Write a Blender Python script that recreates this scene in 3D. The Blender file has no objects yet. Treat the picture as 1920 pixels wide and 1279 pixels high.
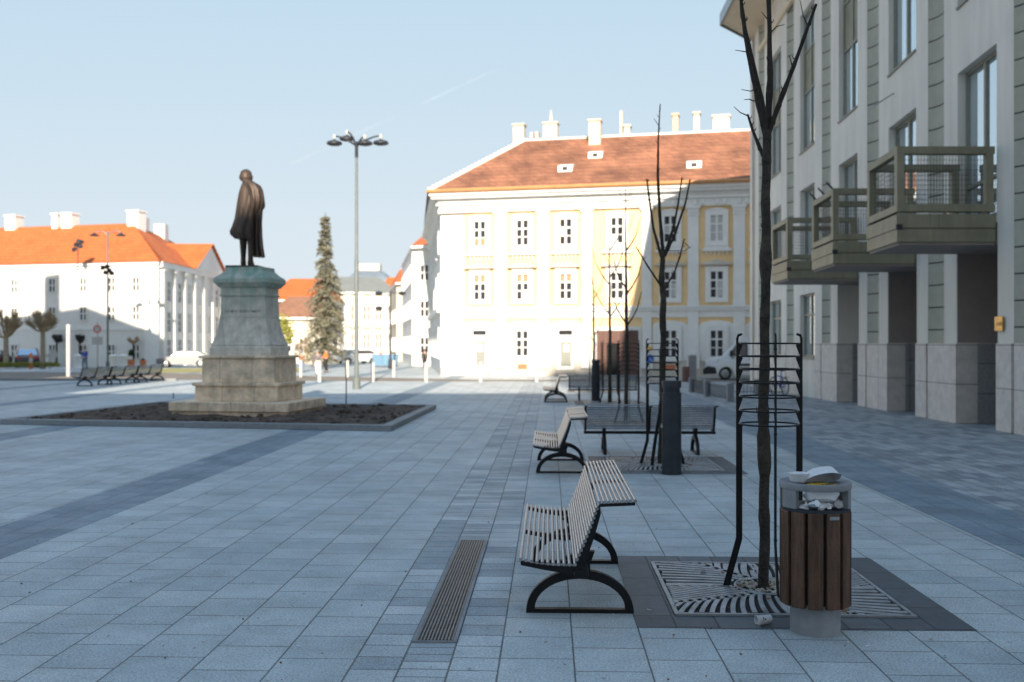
import bpy, math, random
from math import sin, cos, pi, radians, atan2, hypot
from mathutils import Vector, Matrix, noise
R = random.Random(7)
C = bpy.context.scene.collection
F = 1866.67; CX = 960.0; HZ = 644.0; EYE = 2.0     # focal length in photo pixels, horizon row, eye height
AX = math.atan(.037)                                # the plaza's paving runs this far off the view axis

def G(px, py, z=0.0):                               # photo pixel on level z -> world point
    d = (EYE - z) * F / (py - HZ); return Vector(((px - CX) * d / F, d, z))
def W(px, py, d):                                   # photo pixel at distance d -> world point
    return Vector(((px - CX) * d / F, d, EYE + (HZ - py) * d / F))
def S(u, v):                                        # street coordinates (across, along) -> world
    return Vector((u * cos(AX) + v * sin(AX), -u * sin(AX) + v * cos(AX), 0))

# ------------------------------------------------------------------ materials
def nt(m): return m.node_tree.nodes, m.node_tree.links
def mat(name, col, rough=.7, metal=0., var=.12, scale=3., bump=0., bscale=40., spec=.5, coat=0., streak=False, var2=0., scale2=.4):
    m = bpy.data.materials.new(name); m.use_nodes = True; N, L = nt(m); b = N['Principled BSDF']
    b.inputs['Roughness'].default_value = rough; b.inputs['Metallic'].default_value = metal
    b.inputs['Specular IOR Level'].default_value = spec; b.inputs['Coat Weight'].default_value = coat
    tc = N.new('ShaderNodeTexCoord'); co = tc.outputs['Object']
    if streak:
        mp = N.new('ShaderNodeMapping'); mp.inputs['Scale'].default_value = (1, 1, .12); L.new(co, mp.inputs[0]); co = mp.outputs[0]
    n = N.new('ShaderNodeTexNoise'); n.inputs['Scale'].default_value = scale; n.inputs['Detail'].default_value = 6
    n.inputs['Roughness'].default_value = .65
    L.new(co, n.inputs['Vector'])
    mr = N.new('ShaderNodeMapRange'); mr.inputs[1].default_value = .3; mr.inputs[2].default_value = .7
    mr.inputs[3].default_value = 1 - var; mr.inputs[4].default_value = 1 + var; L.new(n.outputs[0], mr.inputs[0])
    fac = mr.outputs[0]
    if var2:
        n3 = N.new('ShaderNodeTexNoise'); n3.inputs['Scale'].default_value = scale2; n3.inputs['Detail'].default_value = 3
        L.new(tc.outputs['Object'], n3.inputs['Vector'])
        m3 = N.new('ShaderNodeMapRange'); m3.inputs[1].default_value = .3; m3.inputs[2].default_value = .7
        m3.inputs[3].default_value = 1 - var2; m3.inputs[4].default_value = 1 + var2; L.new(n3.outputs[0], m3.inputs[0])
        mm = N.new('ShaderNodeMath'); mm.operation = 'MULTIPLY'; L.new(fac, mm.inputs[0]); L.new(m3.outputs[0], mm.inputs[1]); fac = mm.outputs[0]
    vm = N.new('ShaderNodeVectorMath'); vm.operation = 'SCALE'; vm.inputs[0].default_value = col[:3]; L.new(fac, vm.inputs['Scale'])
    L.new(vm.outputs[0], b.inputs['Base Color'])
    if bump:
        n2 = N.new('ShaderNodeTexNoise'); n2.inputs['Scale'].default_value = bscale; n2.inputs['Detail'].default_value = 4; L.new(tc.outputs['Object'], n2.inputs['Vector'])
        bp = N.new('ShaderNodeBump'); bp.inputs['Strength'].default_value = bump; bp.inputs['Distance'].default_value = .02
        L.new(n2.outputs[0], bp.inputs['Height']); L.new(bp.outputs[0], b.inputs['Normal'])
    return m
def glass(name, col, rough=.03, spec=.8):
    m = mat(name, col, rough, 0, .05, 2, spec=spec); N, L = nt(m)
    n2 = N.new('ShaderNodeTexNoise'); n2.inputs['Scale'].default_value = .9
    tc = N.new('ShaderNodeTexCoord'); L.new(tc.outputs['Object'], n2.inputs['Vector'])
    bp = N.new('ShaderNodeBump'); bp.inputs['Strength'].default_value = .04; L.new(n2.outputs[0], bp.inputs['Height'])
    L.new(bp.outputs[0], N['Principled BSDF'].inputs['Normal']); return m
def coated(name):
    m = mat(name, (.66, .74, .78), .02, .85, .03, 2); N, L = nt(m); tc = N.new('ShaderNodeTexCoord'); n = N.new('ShaderNodeTexNoise'); n.inputs['Scale'].default_value = .7; L.new(tc.outputs['Object'], n.inputs['Vector'])
    bp = N.new('ShaderNodeBump'); bp.inputs['Strength'].default_value = .03; L.new(n.outputs[0], bp.inputs['Height']); L.new(bp.outputs[0], N['Principled BSDF'].inputs['Normal']); return m
def blocks(name, c1, c2, mortar, bw, bh, ms=.01, rough=.75, off=.5, axis='xz', var=.15, nscale=6., bump=.3, squash=1.):
    """masonry, roof tile or paving units: a brick pattern with weathering noise on it"""
    m = bpy.data.materials.new(name); m.use_nodes = True; N, L = nt(m); b = N['Principled BSDF']; b.inputs['Roughness'].default_value = rough
    tc = N.new('ShaderNodeTexCoord'); sp = N.new('ShaderNodeSeparateXYZ'); L.new(tc.outputs['Object'], sp.inputs[0])
    cb = N.new('ShaderNodeCombineXYZ')
    if axis == 'xz':
        ad = N.new('ShaderNodeMath'); L.new(sp.outputs[0], ad.inputs[0]); L.new(sp.outputs[1], ad.inputs[1]); L.new(ad.outputs[0], cb.inputs[0]); L.new(sp.outputs[2], cb.inputs[1])
    else:
        L.new(sp.outputs[1], cb.inputs[0]); L.new(sp.outputs[0], cb.inputs[1])
    br = N.new('ShaderNodeTexBrick'); br.offset = off; br.squash = squash
    L.new(cb.outputs[0], br.inputs['Vector'])
    for k, v in (('Color1', c1), ('Color2', c2), ('Mortar', mortar)): br.inputs[k].default_value = (*v[:3], 1)
    br.inputs['Scale'].default_value = 1; br.inputs['Mortar Size'].default_value = ms; br.inputs['Mortar Smooth'].default_value = .2
    br.inputs['Brick Width'].default_value = bw; br.inputs['Row Height'].default_value = bh
    n = N.new('ShaderNodeTexNoise'); n.inputs['Scale'].default_value = nscale; n.inputs['Detail'].default_value = 7; n.inputs['Roughness'].default_value = .7; L.new(tc.outputs['Object'], n.inputs['Vector'])
    mr = N.new('ShaderNodeMapRange'); mr.inputs[1].default_value = .3; mr.inputs[2].default_value = .7; mr.inputs[3].default_value = 1 - var; mr.inputs[4].default_value = 1 + var; L.new(n.outputs[0], mr.inputs[0])
    vm = N.new('ShaderNodeVectorMath'); vm.operation = 'SCALE'; L.new(br.outputs['Color'], vm.inputs[0]); L.new(mr.outputs[0], vm.inputs['Scale']); L.new(vm.outputs[0], b.inputs['Base Color'])
    bp = N.new('ShaderNodeBump'); bp.inputs['Strength'].default_value = bump; bp.inputs['Distance'].default_value = .01; bp.invert = True
    L.new(br.outputs['Fac'], bp.inputs['Height']); L.new(bp.outputs[0], b.inputs['Normal'])
    return m

def paving_material():
    m = bpy.data.materials.new('plaza_paving'); m.use_nodes = True; N, L = nt(m); b = N['Principled BSDF']
    tc = N.new('ShaderNodeTexCoord'); sp = N.new('ShaderNodeSeparateXYZ'); L.new(tc.outputs['Object'], sp.inputs[0]); U, V = sp.outputs[0], sp.outputs[1]
    def M(op, a, c=None, d=None):
        n = N.new('ShaderNodeMath'); n.operation = op
        for i, x in enumerate((a, c, d)):
            if x is None: continue
            if isinstance(x, (int, float)): n.inputs[i].default_value = x
            else: L.new(x, n.inputs[i])
        return n.outputs[0]
    def between(x, a, c): return M('MULTIPLY', M('GREATER_THAN', x, a), M('LESS_THAN', x, c))
    def brick(c1, c2, mo, bw, bh, u0, off, ms=.0045, bias=0., squash=1., sf=2):
        cb = N.new('ShaderNodeCombineXYZ'); L.new(V, cb.inputs[0]); L.new(M('ADD', U, u0), cb.inputs[1])
        br = N.new('ShaderNodeTexBrick'); br.offset = off; br.squash = squash; br.squash_frequency = sf
        for k, v in (('Color1', c1), ('Color2', c2), ('Mortar', mo)): br.inputs[k].default_value = (*v, 1)
        br.inputs['Scale'].default_value = 1; br.inputs['Mortar Size'].default_value = ms; br.inputs['Mortar Smooth'].default_value = .1
        br.inputs['Bias'].default_value = bias; br.inputs['Brick Width'].default_value = bw; br.inputs['Row Height'].default_value = bh
        L.new(cb.outputs[0], br.inputs['Vector']); return br
    mo = (.125, .13, .135)
    field = brick((.385, .43, .445), (.46, .495, .5), mo, .468, .468, .31 + 4.68 * 20, .5, .006)
    fleft = brick((.385, .43, .445), (.46, .495, .5), mo, .482, .482, 1.225 + 4.82 * 30, .5, .006)
    strip = brick((.23, .275, .305), (.47, .505, .515), mo, .145, .305, 1.225 + 3.05 * 10, .37, .007, .1, 1.7, 2)
    dark = brick((.17, .225, .27), (.23, .285, .33), mo, .468, .307, 6.0 + 30.7, .5, .006)
    small = brick((.2, .23, .26), (.4, .43, .45), mo, .42, .21, 20, .43, .007, .05, 1.4, 3)
    wrap = M('SUBTRACT', M('FLOORED_MODULO', M('ADD', U, 5.54 + 3.075 + 615), 6.15), 3.075)
    zb = M('MULTIPLY', M('LESS_THAN', M('ABSOLUTE', wrap), .46), M('LESS_THAN', U, -3.))
    zb = M('MAXIMUM', zb, between(U, 4.43, 5.5)); zs = between(U, -1.225, -.31); zr = M('GREATER_THAN', U, 5.5)
    def mix(f, a, c, typ='RGBA'):
        n = N.new('ShaderNodeMix'); n.data_type = typ; L.new(f, n.inputs[0])
        i = 6 if typ == 'RGBA' else 2
        L.new(a, n.inputs[i]); L.new(c, n.inputs[i + 1]); return n.outputs[2 if typ == 'RGBA' else 0]
    zl = M('LESS_THAN', U, -1.225); col = mix(zl, field.outputs[0], fleft.outputs[0]); col = mix(zr, col, small.outputs[0]); col = mix(zs, col, strip.outputs[0]); col = mix(zb, col, dark.outputs[0])
    fac = mix(zl, field.outputs[1], fleft.outputs[1], 'FLOAT'); fac = mix(zr, fac, small.outputs[1], 'FLOAT'); fac = mix(zs, fac, strip.outputs[1], 'FLOAT'); fac = mix(zb, fac, dark.outputs[1], 'FLOAT')
    def noi(scale, det, lo, hi, rough=.6):
        n = N.new('ShaderNodeTexNoise'); n.inputs['Scale'].default_value = scale; n.inputs['Detail'].default_value = det; n.inputs['Roughness'].default_value = rough
        L.new(tc.outputs['Object'], n.inputs['Vector'])
        r = N.new('ShaderNodeMapRange'); r.inputs[1].default_value = .3; r.inputs[2].default_value = .7; r.inputs[3].default_value = lo; r.inputs[4].default_value = hi; L.new(n.outputs[0], r.inputs[0]); return r.outputs[0], n.outputs[0]
    g1, h1 = noi(62, 4, .4, 1.6, .85); g2, _ = noi(1.1, 6, .76, 1.2, .75); g3, _ = noi(.22, 3, .9, 1.1)
    vo = N.new('ShaderNodeTexVoronoi'); vo.inputs['Scale'].default_value = 2.6; L.new(tc.outputs['Object'], vo.inputs['Vector'])      # trodden-in gum and drips
    sp2 = N.new('ShaderNodeMapRange'); sp2.inputs[1].default_value = .035; sp2.inputs[2].default_value = .06; sp2.inputs[3].default_value = .62; sp2.inputs[4].default_value = 1; L.new(vo.outputs[0], sp2.inputs[0])
    s = M('MULTIPLY', M('MULTIPLY', M('MULTIPLY', g1, g2), g3), sp2.outputs[0])
    vm = N.new('ShaderNodeVectorMath'); vm.operation = 'SCALE'; L.new(col, vm.inputs[0]); L.new(s, vm.inputs['Scale']); L.new(vm.outputs[0], b.inputs['Base Color'])
    rr, _ = noi(2.5, 4, .55, .8); L.new(rr, b.inputs['Roughness']); b.inputs['Specular IOR Level'].default_value = .35
    bp = N.new('ShaderNodeBump'); bp.inputs['Strength'].default_value = .5; bp.inputs['Distance'].default_value = .006
    L.new(M('SUBTRACT', M('MULTIPLY', h1, .25), fac), bp.inputs['Height']); L.new(bp.outputs[0], b.inputs['Normal'])
    return m

MT = dict(
    paving=paving_material(),
    ground=mat('earth_ground', (.3, .28, .25), .9, 0, .2, .1),
    road=mat('worn_asphalt', (.2, .17, .14), .85, 0, .2, 1.2, .3, 60, var2=.15),
    kerb=mat('granite_kerb', (.22, .23, .24), .7, 0, .2, 14, .2, 90, var2=.15, scale2=.8),
    tan=mat('tan_granite', (.42, .36, .29), .75, 0, .15, 5),
    black=mat('black_powder_coat', (.009, .009, .01), .45, .0, .3, 6, .05, 120, spec=.3),
    rod=mat('worn_steel_rod', (.3, .305, .315), .35, .3, .3, 9, spec=.6),
    anth=mat('anthracite_paint', (.03, .034, .042), .5, 0, .25, 5, .06, 80, spec=.3),
    grate=mat('cast_iron_grate', (.36, .37, .385), .45, .45, .35, 5, .2, 60),
    drain=mat('dark_drain_steel', (.1, .105, .11), .45, .6, .3, 9),
    lampgrey=mat('grey_green_pole_paint', (.13, .15, .145), .5, 0, .15, 6),
    pit=mat('dark_pit', (.008, .008, .009), .9),  # near-black colour standing for shade below the grates and inside the gate
    galv=mat('galvanised_steel', (.34, .36, .37), .4, .8, .2, 8, .1, 60),
    concrete=mat('grey_concrete', (.25, .255, .265), .8, 0, .15, 9, .25, 70, var2=.15, scale2=1.5),
    wood=mat('brown_stained_timber', (.085, .038, .018), .5, 0, .6, 26, .25, 60, streak=True, var2=.2, scale2=5),
    bark=mat('dark_bark', (.03, .022, .016), .9, 0, .5, 24, .8, 50),
    barkg=mat('mossy_bark', (.042, .033, .023), .9, 0, .6, 14, 1., 45, var2=.35, scale2=3.),
    pollard=mat('pale_bark', (.3, .24, .17), .9, 0, .5, 8, .4, 30),
    twig=mat('tan_twigs', (.34, .25, .15), .9, 0, .3, 8),
    darktwig=mat('dark_twigs', (.05, .04, .035), .9, 0, .3, 8),  # darker tone puts the shade on the small pollards into their colour
    bronze=mat('weathered_bronze', (.07, .049, .037), .55, .35, .65, 7, .3, 25, streak=True),
    white=mat('white_plaster', (.74, .72, .68), .85, 0, .04, 2, .1, 40, var2=.04, scale2=.2),
    trim=mat('white_trim', (.76, .75, .72), .8, 0, .05, 3, var2=.05),
    yellow=mat('yellow_plaster', (.82, .585, .31), .85, 0, .06, 2, .1, 40, var2=.06, scale2=.3),
    base=mat('stained_plinth', (.55, .5, .43), .85, 0, .15, 1.5, var2=.12, scale2=.6),
    cream=mat('cream_plaster', (.62, .56, .46), .85, 0, .08, 1, var2=.06),
    pink=mat('salmon_plaster', (.62, .42, .3), .85, 0, .08, 1),
    roofo=blocks('orange_roof_tiles', (.64, .17, .035), (.54, .135, .03), (.3, .075, .025), .26, .34, .03, .8, .5, 'xz', .16, .5, .3),
    roofr=blocks('weathered_roof_tiles', (.35, .15, .08), (.25, .1, .055), (.16, .075, .045), .24, .3, .028, .85, .5, 'xz', .55, .35, .3),
    roofb=blocks('brown_roof_tiles', (.3, .15, .09), (.24, .12, .075), (.15, .08, .05), .2, .26, .012, .85, .5, 'xz', .2, .8, .3),
    roofg=mat('grey_sheet_roof', (.26, .265, .235), .6, .2, .12, 1),
    zinc=mat('blue_zinc_dome', (.17, .21, .25), .5, .3, .12, 1),
    gutter=mat('copper_gutter', (.5, .25, .1), .6, .2, .15, 2),
    pane=glass('dark_window_glass', (.035, .035, .04), .06, .6),
    dusty=glass('dusty_pale_glass', (.24, .22, .19), .3, .5),  # paler panes that lower the window contrast on distant buildings
    curtain=mat('white_curtain', (.5, .5, .48), .8, 0, .15, 6, streak=True),
    blind=mat('tan_blind', (.42, .24, .13), .8, 0, .1, 3),
    bglass=coated('reflective_window_glass'),
    gate=mat('brown_gate', (.13, .065, .05), .6, 0, .25, 12, streak=True),
    door=mat('grey_green_door', (.24, .25, .22), .6, 0, .1, 4),
    wallg=mat('pale_grey_render', (.72, .665, .59), .85, 0, .09, 2.2, .12, 60, streak=True, var2=.07, scale2=.35),
    olive=mat('olive_metal_panel', (.26, .235, .16), .55, .1, .16, 6, .04, 30, streak=True, var2=.12, scale2=1.5),
    oliver=blocks('olive_ribbed_render', (.43, .405, .325), (.41, .39, .31), (.085, .078, .06), 30, .59, .022, .85, 0, 'xz', .1, 3, .6),
    stone=blocks('pale_stone_plinth', (.64, .575, .52), (.59, .535, .49), (.26, .23, .21), 9., .98, .012, .7, .0, 'xz', .16, 3.5, .3),
    granite=blocks('grey_granite_plinth', (.3, .29, .285), (.26, .255, .25), (.11, .11, .11), 9., .75, .012, .55, 0, 'xz', .25, 20, .3),
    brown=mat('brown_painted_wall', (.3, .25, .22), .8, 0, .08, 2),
    frame=mat('beige_window_frame', (.25, .24, .19), .5, 0, .08, 4),
    soffit=mat('cream_soffit', (.72, .6, .44), .8, 0, .06, 2),
    brass=mat('brass_plate', (.62, .38, .12), .35, .7, .2, 12),
    ink=mat('dark_lettering', (.03, .025, .02), .7),
    soil=mat('dark_soil', (.085, .058, .043), .95, 0, .6, 9, 1., 14, var2=.3, scale2=2),
    foam=mat('white_foam', (.72, .72, .73), .6, 0, .05, 8),
    paper=mat('white_paper', (.7, .68, .69), .7, 0, .06, 20),
    can=mat('aluminium_can', (.5, .51, .53), .25, .9, .2, 14),
    food=mat('yellow_noodles', (.65, .42, .03), .5, 0, .3, 60),
    leaf=mat('fallen_leaf', (.2, .1, .045), .85, 0, .4, 20),
    pebble=mat('mixed_pebbles', (.42, .38, .32), .75, 0, .5, 18),
    spruce=mat('pale_spruce_needles', (.17, .165, .115), .9, 0, .55, 1.2),
    green=mat('yellow_green_leaves', (.26, .26, .05), .85, 0, .4, 2),
    dgreen=mat('dark_conifer_leaves', (.03, .05, .02), .9, 0, .4, 3),
    lawn=mat('winter_lawn', (.3, .27, .09), .95, 0, .3, 3, .4, 60),
    blue=mat('blue_skip_paint', (.12, .24, .36), .55, 0, .2, 3, streak=True),
    vanw=mat('white_van_paint', (.62, .63, .64), .3, 0, .03, 2, coat=.5),
    carblue=mat('dark_blue_car_paint', (.015, .03, .06), .3, .2, .1, 2, coat=.6),
    carsil=mat('silver_car_paint', (.2, .21, .22), .3, .4, .05, 2, coat=.6),
    rubber=mat('tyre_rubber', (.015, .015, .016), .8), dplast=mat('dark_plastic', (.02, .021, .023), .6),
    redl=mat('red_lens', (.4, .02, .02), .3), clearl=mat('clear_lens', (.6, .62, .65), .15, .3),
    lampw=mat('pale_lamp_glass', (.6, .58, .5), .4),
    skin=mat('skin_tone', (.5, .3, .22), .6), hair=mat('dark_hair', (.03, .022, .016), .8), greyhair=mat('grey_hair', (.3, .28, .26), .8),
    cblack=mat('black_cloth', (.02, .02, .022), .9, 0, .3, 20), cgrey=mat('grey_cloth', (.16, .15, .17), .9, 0, .2, 20),
    cwhite=mat('white_cloth', (.7, .68, .65), .9, 0, .08, 20), cblue=mat('blue_cloth', (.05, .1, .4), .9, 0, .2, 20),
    corange=mat('orange_cloth', (.75, .2, .05), .9, 0, .15, 20), cbrown=mat('brown_cloth', (.25, .13, .07), .9, 0, .2, 20),
    cjean=mat('denim_cloth', (.13, .2, .32), .9, 0, .2, 20), cred=mat('red_cloth', (.5, .05, .04), .9, 0, .2, 20),
    sred=mat('sign_red', (.6, .03, .03), .5), sblue=mat('sign_blue', (.02, .12, .5), .5), syel=mat('sign_yellow', (.7, .4, .02), .5), swhite=mat('sign_white', (.46, .46, .45), .5),
    terracotta=mat('terracotta_pot', (.5, .17, .08), .8),
)
def patina_stone():
    m = blocks('patinated_limestone', (.64, .585, .5), (.56, .51, .435), (.34, .3, .26), 1.05, 1.35, .006, .8, .5, 'xz', .3, 4., .25); N, L = nt(m); b = N['Principled BSDF']
    src = b.inputs['Base Color'].links[0].from_socket
    tc = N.new('ShaderNodeTexCoord'); sp = N.new('ShaderNodeSeparateXYZ'); L.new(tc.outputs['Object'], sp.inputs[0])
    mp = N.new('ShaderNodeMapping'); mp.inputs['Scale'].default_value = (3, 3, .35); L.new(tc.outputs['Object'], mp.inputs[0])
    n = N.new('ShaderNodeTexNoise'); n.inputs['Scale'].default_value = 1.6; n.inputs['Detail'].default_value = 6; L.new(mp.outputs[0], n.inputs['Vector'])
    # copper run-off from the bronze: strong on the cap, thinning into streaks down the die
    r = N.new('ShaderNodeMapRange'); r.inputs[1].default_value = 1.9; r.inputs[2].default_value = 4.0; r.inputs[3].default_value = -.5; r.inputs[4].default_value = .72; L.new(sp.outputs[2], r.inputs[0])
    a = N.new('ShaderNodeMath'); a.operation = 'ADD'; a.use_clamp = True; L.new(r.outputs[0], a.inputs[0])
    r2 = N.new('ShaderNodeMapRange'); r2.inputs[1].default_value = .35; r2.inputs[2].default_value = .7; r2.inputs[3].default_value = -.25; r2.inputs[4].default_value = .35; L.new(n.outputs[0], r2.inputs[0]); L.new(r2.outputs[0], a.inputs[1])
    mx = N.new('ShaderNodeMix'); mx.data_type = 'RGBA'; L.new(a.outputs[0], mx.inputs[0]); L.new(src, mx.inputs[6]); mx.inputs[7].default_value = (.16, .31, .26, 1)
    L.new(mx.outputs[2], b.inputs['Base Color']); return m
MT['patina'] = patina_stone()
MT['limestone'] = blocks('stained_limestone', (.8, .63, .46), (.66, .52, .38), (.3, .235, .175), .92, 2.0, .008, .85, .4, 'xz', .4, 3., .3)

# ------------------------------------------------------------------ mesh builder
class MB:
    def __init__(s): s.v = []; s.f = []
    def add(s, vs, fs):
        o = len(s.v); s.v += [tuple(p) for p in vs]; s.f += [tuple(i + o for i in f) for f in fs]; return s
    def box(s, x0, x1, y0, y1, z0, z1, M=None):
        p = [Vector((x, y, z)) for z in (z0, z1) for x, y in ((x0, y0), (x1, y0), (x1, y1), (x0, y1))]
        if M: p = [M @ q for q in p]
        return s.add(p, [(3, 2, 1, 0), (4, 5, 6, 7), (0, 1, 5, 4), (1, 2, 6, 5), (2, 3, 7, 6), (3, 0, 4, 7)])
    def poly(s, pts): return s.add(pts, [tuple(range(len(pts)))])
    def prism(s, pts, vec):                          # planar polygon pushed along vec
        n = len(pts); a = [Vector(p) for p in pts]; v = Vector(vec); b = [p + v for p in a]
        return s.add(a + b, [tuple(reversed(range(n))), tuple(range(n, 2 * n))] + [(i, (i + 1) % n, n + (i + 1) % n, n + i) for i in range(n)])
    def lathe(s, prof, n=24, c=(0, 0, 0), sx=1, sy=1):
        c = Vector(c); k = len(prof); vs = [c + Vector((r * cos(2 * pi * i / n) * sx, r * sin(2 * pi * i / n) * sy, z)) for r, z in prof for i in range(n)]
        fs = [(j * n + i, j * n + (i + 1) % n, (j + 1) * n + (i + 1) % n, (j + 1) * n + i) for j in range(k - 1) for i in range(n)]
        fs += [tuple(reversed(range(n))), tuple(range((k - 1) * n, k * n))]
        return s.add(vs, fs)
    def tube(s, pts, r, n=8):
        pts = [Vector(p) for p in pts]; k = len(pts)
        rs = r if isinstance(r, (list, tuple)) else [r] * k
        vs = []; up = None
        for i, p in enumerate(pts):
            t = (pts[min(i + 1, k - 1)] - pts[max(i - 1, 0)]).normalized()
            if up is None: up = Vector((0, 0, 1)) if abs(t.z) < .9 else Vector((1, 0, 0))
            a = t.cross(up).normalized(); b = a.cross(t).normalized(); up = b
            vs += [p + (a * cos(2 * pi * j / n) + b * sin(2 * pi * j / n)) * rs[i] for j in range(n)]
        fs = [(i * n + j, i * n + (j + 1) % n, (i + 1) * n + (j + 1) % n, (i + 1) * n + j) for i in range(k - 1) for j in range(n)]
        fs += [tuple(reversed(range(n))), tuple(range((k - 1) * n, k * n))]
        return s.add(vs, fs)
    def ring(s, c, Rr, r, n=32, m=6, axis='z'):
        c = Vector(c); vs = []
        for i in range(n):
            a = 2 * pi * i / n
            for j in range(m):
                b = 2 * pi * j / m; q = Rr + r * cos(b); h = r * sin(b)
                vs.append(c + (Vector((q * cos(a), q * sin(a), h)) if axis == 'z' else Vector((q * cos(a), h, q * sin(a))) if axis == 'y' else Vector((h, q * cos(a), q * sin(a)))))
        return s.add(vs, [(i * m + j, ((i + 1) % n) * m + j, ((i + 1) % n) * m + (j + 1) % m, i * m + (j + 1) % m) for i in range(n) for j in range(m)])
    def loft(s, rings, cap=True):
        n = len(rings[0]); k = len(rings); vs = [p for r_ in rings for p in r_]
        fs = [(j * n + i, j * n + (i + 1) % n, (j + 1) * n + (i + 1) % n, (j + 1) * n + i) for j in range(k - 1) for i in range(n)]
        if cap: fs += [tuple(reversed(range(n))), tuple(range((k - 1) * n, k * n))]
        return s.add(vs, fs)
    def build(s, name, m, parent=None, loc=None, rz=None, smooth=False, bevel=0, xf=None, seg=2):
        me = bpy.data.meshes.new(name); me.from_pydata([xf(Vector(p)) for p in s.v] if xf else s.v, [], s.f)
        me.materials.append(MT[m] if isinstance(m, str) else m)
        if smooth:
            me.polygons.foreach_set('use_smooth', [True] * len(me.polygons))
            me.set_sharp_from_angle(angle=radians(42))
        me.update(); o = bpy.data.objects.new(name, me); C.objects.link(o)
        if parent: o.parent = parent
        if loc is not None: o.location = loc
        if rz is not None: o.rotation_euler.z = rz
        if bevel:
            b = o.modifiers.new('bevel', 'BEVEL'); b.width = bevel; b.segments = seg; b.limit_method = 'ANGLE'; b.angle_limit = radians(40)
        return o
def tag(o, label=None, cat=None, group=None, kind=None):
    if label: o['label'] = label
    if cat: o['category'] = cat
    if group: o['group'] = group
    if kind: o['kind'] = kind
    return o
def thing(name, label, cat, loc=(0, 0, 0), rz=0, group=None):
    o = bpy.data.objects.new(name, None); C.objects.link(o); o.location = loc; o.rotation_euler.z = rz; o.empty_display_size = .2
    return tag(o, label, cat, group)
KIDS = {}
def kids(o): return [c for c in bpy.data.objects if c.parent == o]
def dup(o, loc=None, rz=None, label=None, parent=None, group=None):
    c = o.copy(); C.objects.link(c)
    if parent: c.parent = parent
    if loc is not None: c.location = loc
    if rz is not None: c.rotation_euler.z = rz
    if label: c['label'] = label
    if group: c['group'] = group
    for ch in kids(o): dup(ch, parent=c)
    return c
def skin(name, nodes, edges, m, parent=None, sub=1, loc=None, rz=None):
    keys = list(nodes); idx = {k: i for i, k in enumerate(keys)}
    me = bpy.data.meshes.new(name + '_frame'); me.from_pydata([nodes[k][:3] for k in keys], [(idx[a], idx[b]) for a, b in edges], [])
    o = bpy.data.objects.new(name + '_frame', me); C.objects.link(o); o.modifiers.new('s', 'SKIN')
    for i, k in enumerate(keys):
        sv = me.skin_vertices[0].data[i]; r = nodes[k][3]; sv.radius = (r, r) if not isinstance(r, tuple) else r; sv.use_root = i == 0
    ss = o.modifiers.new('d', 'SUBSURF'); ss.levels = sub; ss.render_levels = sub
    dg = bpy.context.evaluated_depsgraph_get(); dg.update()
    out = bpy.data.meshes.new_from_object(o.evaluated_get(dg)); out.name = name
    bpy.data.objects.remove(o); bpy.data.meshes.remove(me)
    out.materials.clear(); out.materials.append(MT[m]); out.polygons.foreach_set('use_smooth', [True] * len(out.polygons))
    q = bpy.data.objects.new(name, out); C.objects.link(q)
    if parent: q.parent = parent
    if loc is not None: q.location = loc
    if rz is not None: q.rotation_euler.z = rz
    return q

# ------------------------------------------------------------------ setting: ground
def sheet(name, pts, z, m, label=None, rz=0):
    o = MB().poly([(x, y, z) for x, y in pts]).build(name, m, rz=rz); return tag(o, label, kind='structure')
sheet('ground', [(-900, -300), (900, -300), (900, 1500), (-900, 1500)], -.03, 'ground', 'wide ground carrying the whole town square')
# big slabs in the plaza, in street coordinates (the object itself is turned)
sheet('pavement', [(-75, -60), (60, -60), (60, 150), (-75, 150)], 0, 'paving', 'grey slab paving of the square with darker bands', rz=-AX)
sheet('road', [(-70, 54.5), (-24, 55.5), (-8, 52.6), (30, 51.2), (30, 53.6), (-2, 55.0), (-14, 62), (-26, 69), (-70, 74)], .004, 'road', 'brownish sunlit road along the far edge of the square')
sheet('lawn', [tuple(G(165, 700)[:2]), tuple(G(560, 697)[:2]), tuple(G(560, 690)[:2]), tuple(G(150, 692)[:2])], .008, 'lawn', 'strip of yellowed winter lawn beyond the road')
k = MB()
k.box(-70, -16, -.15, .15, -.02, .12)
tag(k.build('kerb', 'kerb', loc=(-2, 53.2, 0), rz=-.02, bevel=.02), 'low dark kerb edging the far left of the square', kind='structure')

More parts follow.
